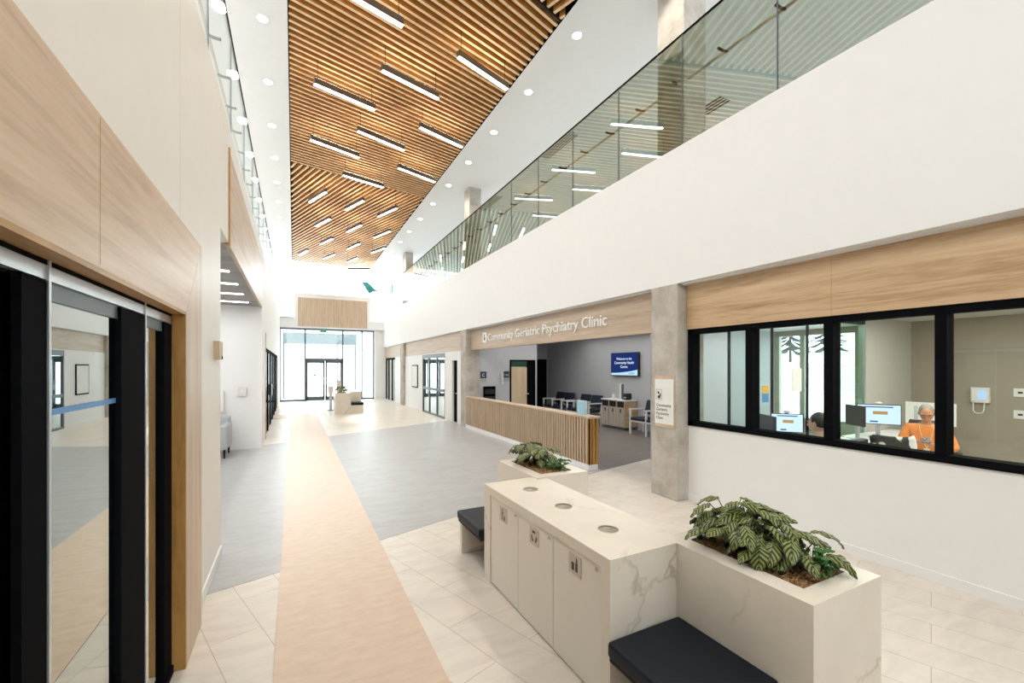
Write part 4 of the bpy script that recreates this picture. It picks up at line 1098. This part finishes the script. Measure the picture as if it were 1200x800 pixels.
    return t, R
man, R = seated_person((7.80,2.66,0), math.radians(-70), 'person in an orange sweater with short grey hair looking down at a phone', 'skin', 'orange', 'jeans', nod=.42)
hr = MB().ell((0,.018,.030),(.081,.092,.098),20,14); hr.v = [(x,y,z) if not (y < -.045 and z < .075) else (x,max(y,-.062)*.86,z+.012) for x,y,z in hr.v]
hr.v = [(x,y,max(z,-.045)) for x,y,z in hr.v]
apply_R(hr, R).build('hair', 'hair_grey', man, smooth=True)
gl = MB()
for s in (-1,1): gl.tube([(s*.033+.026*math.cos(a),-.103,.010+.020*math.sin(a)) for a in [2*PI*j/14 for j in range(15)]], .0025, 5); gl.tube([(s*.06,-.100,.014),(s*.078,-.0,.012)], .0022, 5)
gl.tube([(-.008,-.105,.012),(.008,-.105,.012)], .0025, 5); apply_R(gl, R).build('glasses', 'text_dark', man)
ln = MB()
for s in (-1,1): ln.tube([(s*.065,.0,1.03),(s*.07,-.10,.97),(s*.05,-.155,.86),(0,-.185,.70)], .004, 5)
ln.build('lanyard', plain('lanyard_yellow', (.70,.55,.25), .6), man)
B(-.03,.03,-.20,-.193,.60,.70).build('badge', 'paper', man)
pn = thing('mobile_phone', 'dark mobile phone held by the person in orange', 'phone', (0,0,0))
pm = MB().box(-.037,.037,-.075,.075,0,.009).build('phone_body', 'black_plastic', pn, bevel=.003, seg=1); B(-.033,.033,-.07,.07,.009,.0095).build('screen', 'dkgrey', pn)
pn.matrix_world = Matrix.Translation((7.80,2.66,0)) @ Matrix.Rotation(math.radians(-70),4,'Z') @ Matrix.Translation((-.01,-.385,.835)) @ Matrix.Rotation(math.radians(25),4,'X')
office_chair((7.83,2.67,0), math.radians(-70), 'black office chair under the person in orange')
wom, R = seated_person((5.27,2.68,0), math.radians(180), 'person with tied dark hair and dark top seen in profile behind the window', 'skin2', 'jeans', 'jeans', 'desk', .12, True)
hr = MB().ell((0,.022,.028),(.083,.092,.102),20,14); hr.v = [(x,y,z) if not (y < -.04 and z < .07) else (x,max(y,-.06)*.84,z+.012) for x,y,z in hr.v]
hr.v = [(x,y,max(z,-.06)) for x,y,z in hr.v]; hr.ell((0,.125,.0),(.036,.04,.04),12,8)
apply_R(hr, R).build('hair', 'hair_dark', wom, smooth=True)
office_chair((5.27,2.64,0), math.radians(180), 'black office chair under the dark haired person')
office_chair((5.90,2.48,0), math.radians(150), 'empty black office chair between the two seated persons')
def jacket():
    m, nt, out = nodes('black_white_knit'); b = bsdf(nt, out, (.02,.02,.02), .8)
    n = noise(nt, coords(nt), 5, 1, .4, .3); L(nt, ramp(nt, n.outputs[0], [(.62,(.015,.013,.012)),(.64,(.75,.73,.68))]), b.inputs['Base Color']); return m
jk = MB(); n = 10
for i in range(n+1):
    for j in range(9):
        a_ = -1.3+2.6*j/8; z = .62+.44*i/n
        jk.v.append((.28*math.sin(a_)*(1-.15*(i/n)), .30+.03*math.sin(j*1.7+i)*.6-.06*math.cos(a_)*-1-.05*(1-math.cos(a_)), z))
for i in range(n):
    for j in range(8): a_ = i*9+j; jk.f.append((a_,a_+1,a_+10,a_+9))
o = jk.build('draped_jacket', jacket(), smooth=True); o.location = (5.90,2.48,0); o.rotation_euler = (0,0,math.radians(150)); o.modifiers.new('s','SOLIDIFY').thickness = .012
tag(o, 'black and white patterned jacket draped over the empty office chair', 'jacket')
pn_ = thing('potted_plant', 'small green desk plant behind the dark haired person', 'plant', (6.5,3.2,.731))
MB().lathe([(0,0),(.05,0),(.065,.11),(.055,.11),(.05,.09),(0,.09)], n=14).build('pot', 'white_plastic', pn_)
lv = MB(); R_ = random.Random(3)
for i in range(12): add_leaf(lv, (0,0,.10), 2*PI*i/12, R_.uniform(.5,1.2), R_.uniform(.12,.2), .05, R_.uniform(.6,1.4))
build_leaves(lv, 'leaves', 'fern', pn_)
nt_ = MB().box(-.12,.12,-.003,0,0,.33).build('posted_notice', 'paper'); nt_.location = (6.45,OY-.002,1.45); tag(nt_, 'white paper notice on the office glass partition', 'notice')
nt2 = thing('posted_sticker', 'yellow and blue sticker on the office glass partition', 'sticker', (5.72,OY-.004,1.35)); B(-.07,.07,-.004,0,.09,.20).build('yellow_mark', 'yellow', nt2); B(-.07,.07,-.004,0,-.03,.09).build('blue_mark', 'blue', nt2)
st(MB().prism_x([(10,-.1),(46,-.1),(46,2.4),(34,2.4),(10,1.4)], 38, 60), 'ground_bank', 'snow')
# conifers outside the office window
def conifer(loc, h, label, rnd):
    R = random.Random(rnd); t = thing('conifer', label, 'tree', loc, 0, 'conifers outside the office window')
    MB().tube([(0,0,0),(0,0,h)], [.16,.02], 8).build('trunk', plain('bark', (.10,.07,.05), .9), t)
    mb = MB()
    for i in range(110):
        z = h*(.15+.83*(i/110)); r = (h*.24)*(1-z/h)+.12; a_ = i*2.4
        for w in (-.25,.25): mb.poly([(0,0,z+.1),(r*math.cos(a_+w),r*math.sin(a_+w),z-.25*r-.05),(r*1.1*math.cos(a_),r*1.1*math.sin(a_),z-.32*r)])
    mb.build('foliage', 'tree', t)
for i, (x, y, h) in enumerate(((47,27,9),(44,22,8),(49,31.5,10))): conifer((x,y,2.3), h, 'dark conifer outside the office window, %s from the left' % ordi({1:0,0:1,2:2}[i]), 40+i)

# ---------------------------------------------------------------- light, sky, camera
st(B(-4.3,10.6,Y0-.2,Y0,-.1,4.4), 'wall_back_light_stop', 'warm')  # unseen wall added to cut light from behind, open above for fill
wd = bpy.data.worlds.new('sky'); bpy.context.scene.world = wd; wd.use_nodes = True
bg = wd.node_tree.nodes['Background']; bg.inputs[0].default_value = (.93,.97,1.0,1); bg.inputs[1].default_value = 4.0
def area(x, y, z, sx, sy, power, col=(1,.97,.93), rot=(0,0,0)):
    ld = bpy.data.lights.new('fill_lamp', 'AREA'); ld.shape = 'RECTANGLE'; ld.size = sx; ld.size_y = sy; ld.energy = power; ld.color = col  # unseen fill lamps, added without fixtures
    o = bpy.data.objects.new('fill_lamp', ld); C.objects.link(o); o.location = (x,y,z); o.rotation_euler = rot; return o
area(6.9, 9.0, 2.73, 3.2, 5.5, 62)
area(7.2, 1.5, 2.60, 3.5, 3.0, 110, (1,.95,.86))
area(7.5, 4.9, 2.60, 3.0, 1.8, 25)
area(-2.2, 8.2, 3.1, 2.2, 4.5, 60, (1,1,1))
area(7.0, 8.0, 7.15, 3.0, 20, 150)
area(-2.6, 8.0, 7.15, 2.0, 20, 230)
area(1.75, 27.9, 5.9, 5.0, 2.4, 300, (.95,.98,1), (math.radians(-80),0,0))  # added lamp standing in for daylight through the end glazing
sn = bpy.data.lights.new('sun', 'SUN'); sn.energy = 2.2; sn.angle = math.radians(3); sn.color = (1,.97,.92)
so = bpy.data.objects.new('sun', sn); C.objects.link(so); so.rotation_euler = (math.radians(-62),0,math.radians(-14))

cam = bpy.data.cameras.new('camera'); cam.sensor_width = 36; cam.lens = 501/1200*36; cam.shift_y = .025; cam.clip_start = .05; cam.clip_end = 300
co = bpy.data.objects.new('camera', cam); C.objects.link(co); co.location = (0,0,1.8); co.rotation_euler = (PI/2,0,-math.atan(256/501))
bpy.context.scene.camera = co
vs = bpy.context.scene.view_settings; vs.view_transform = 'Standard'; vs.look = 'None'; vs.exposure = 0.43
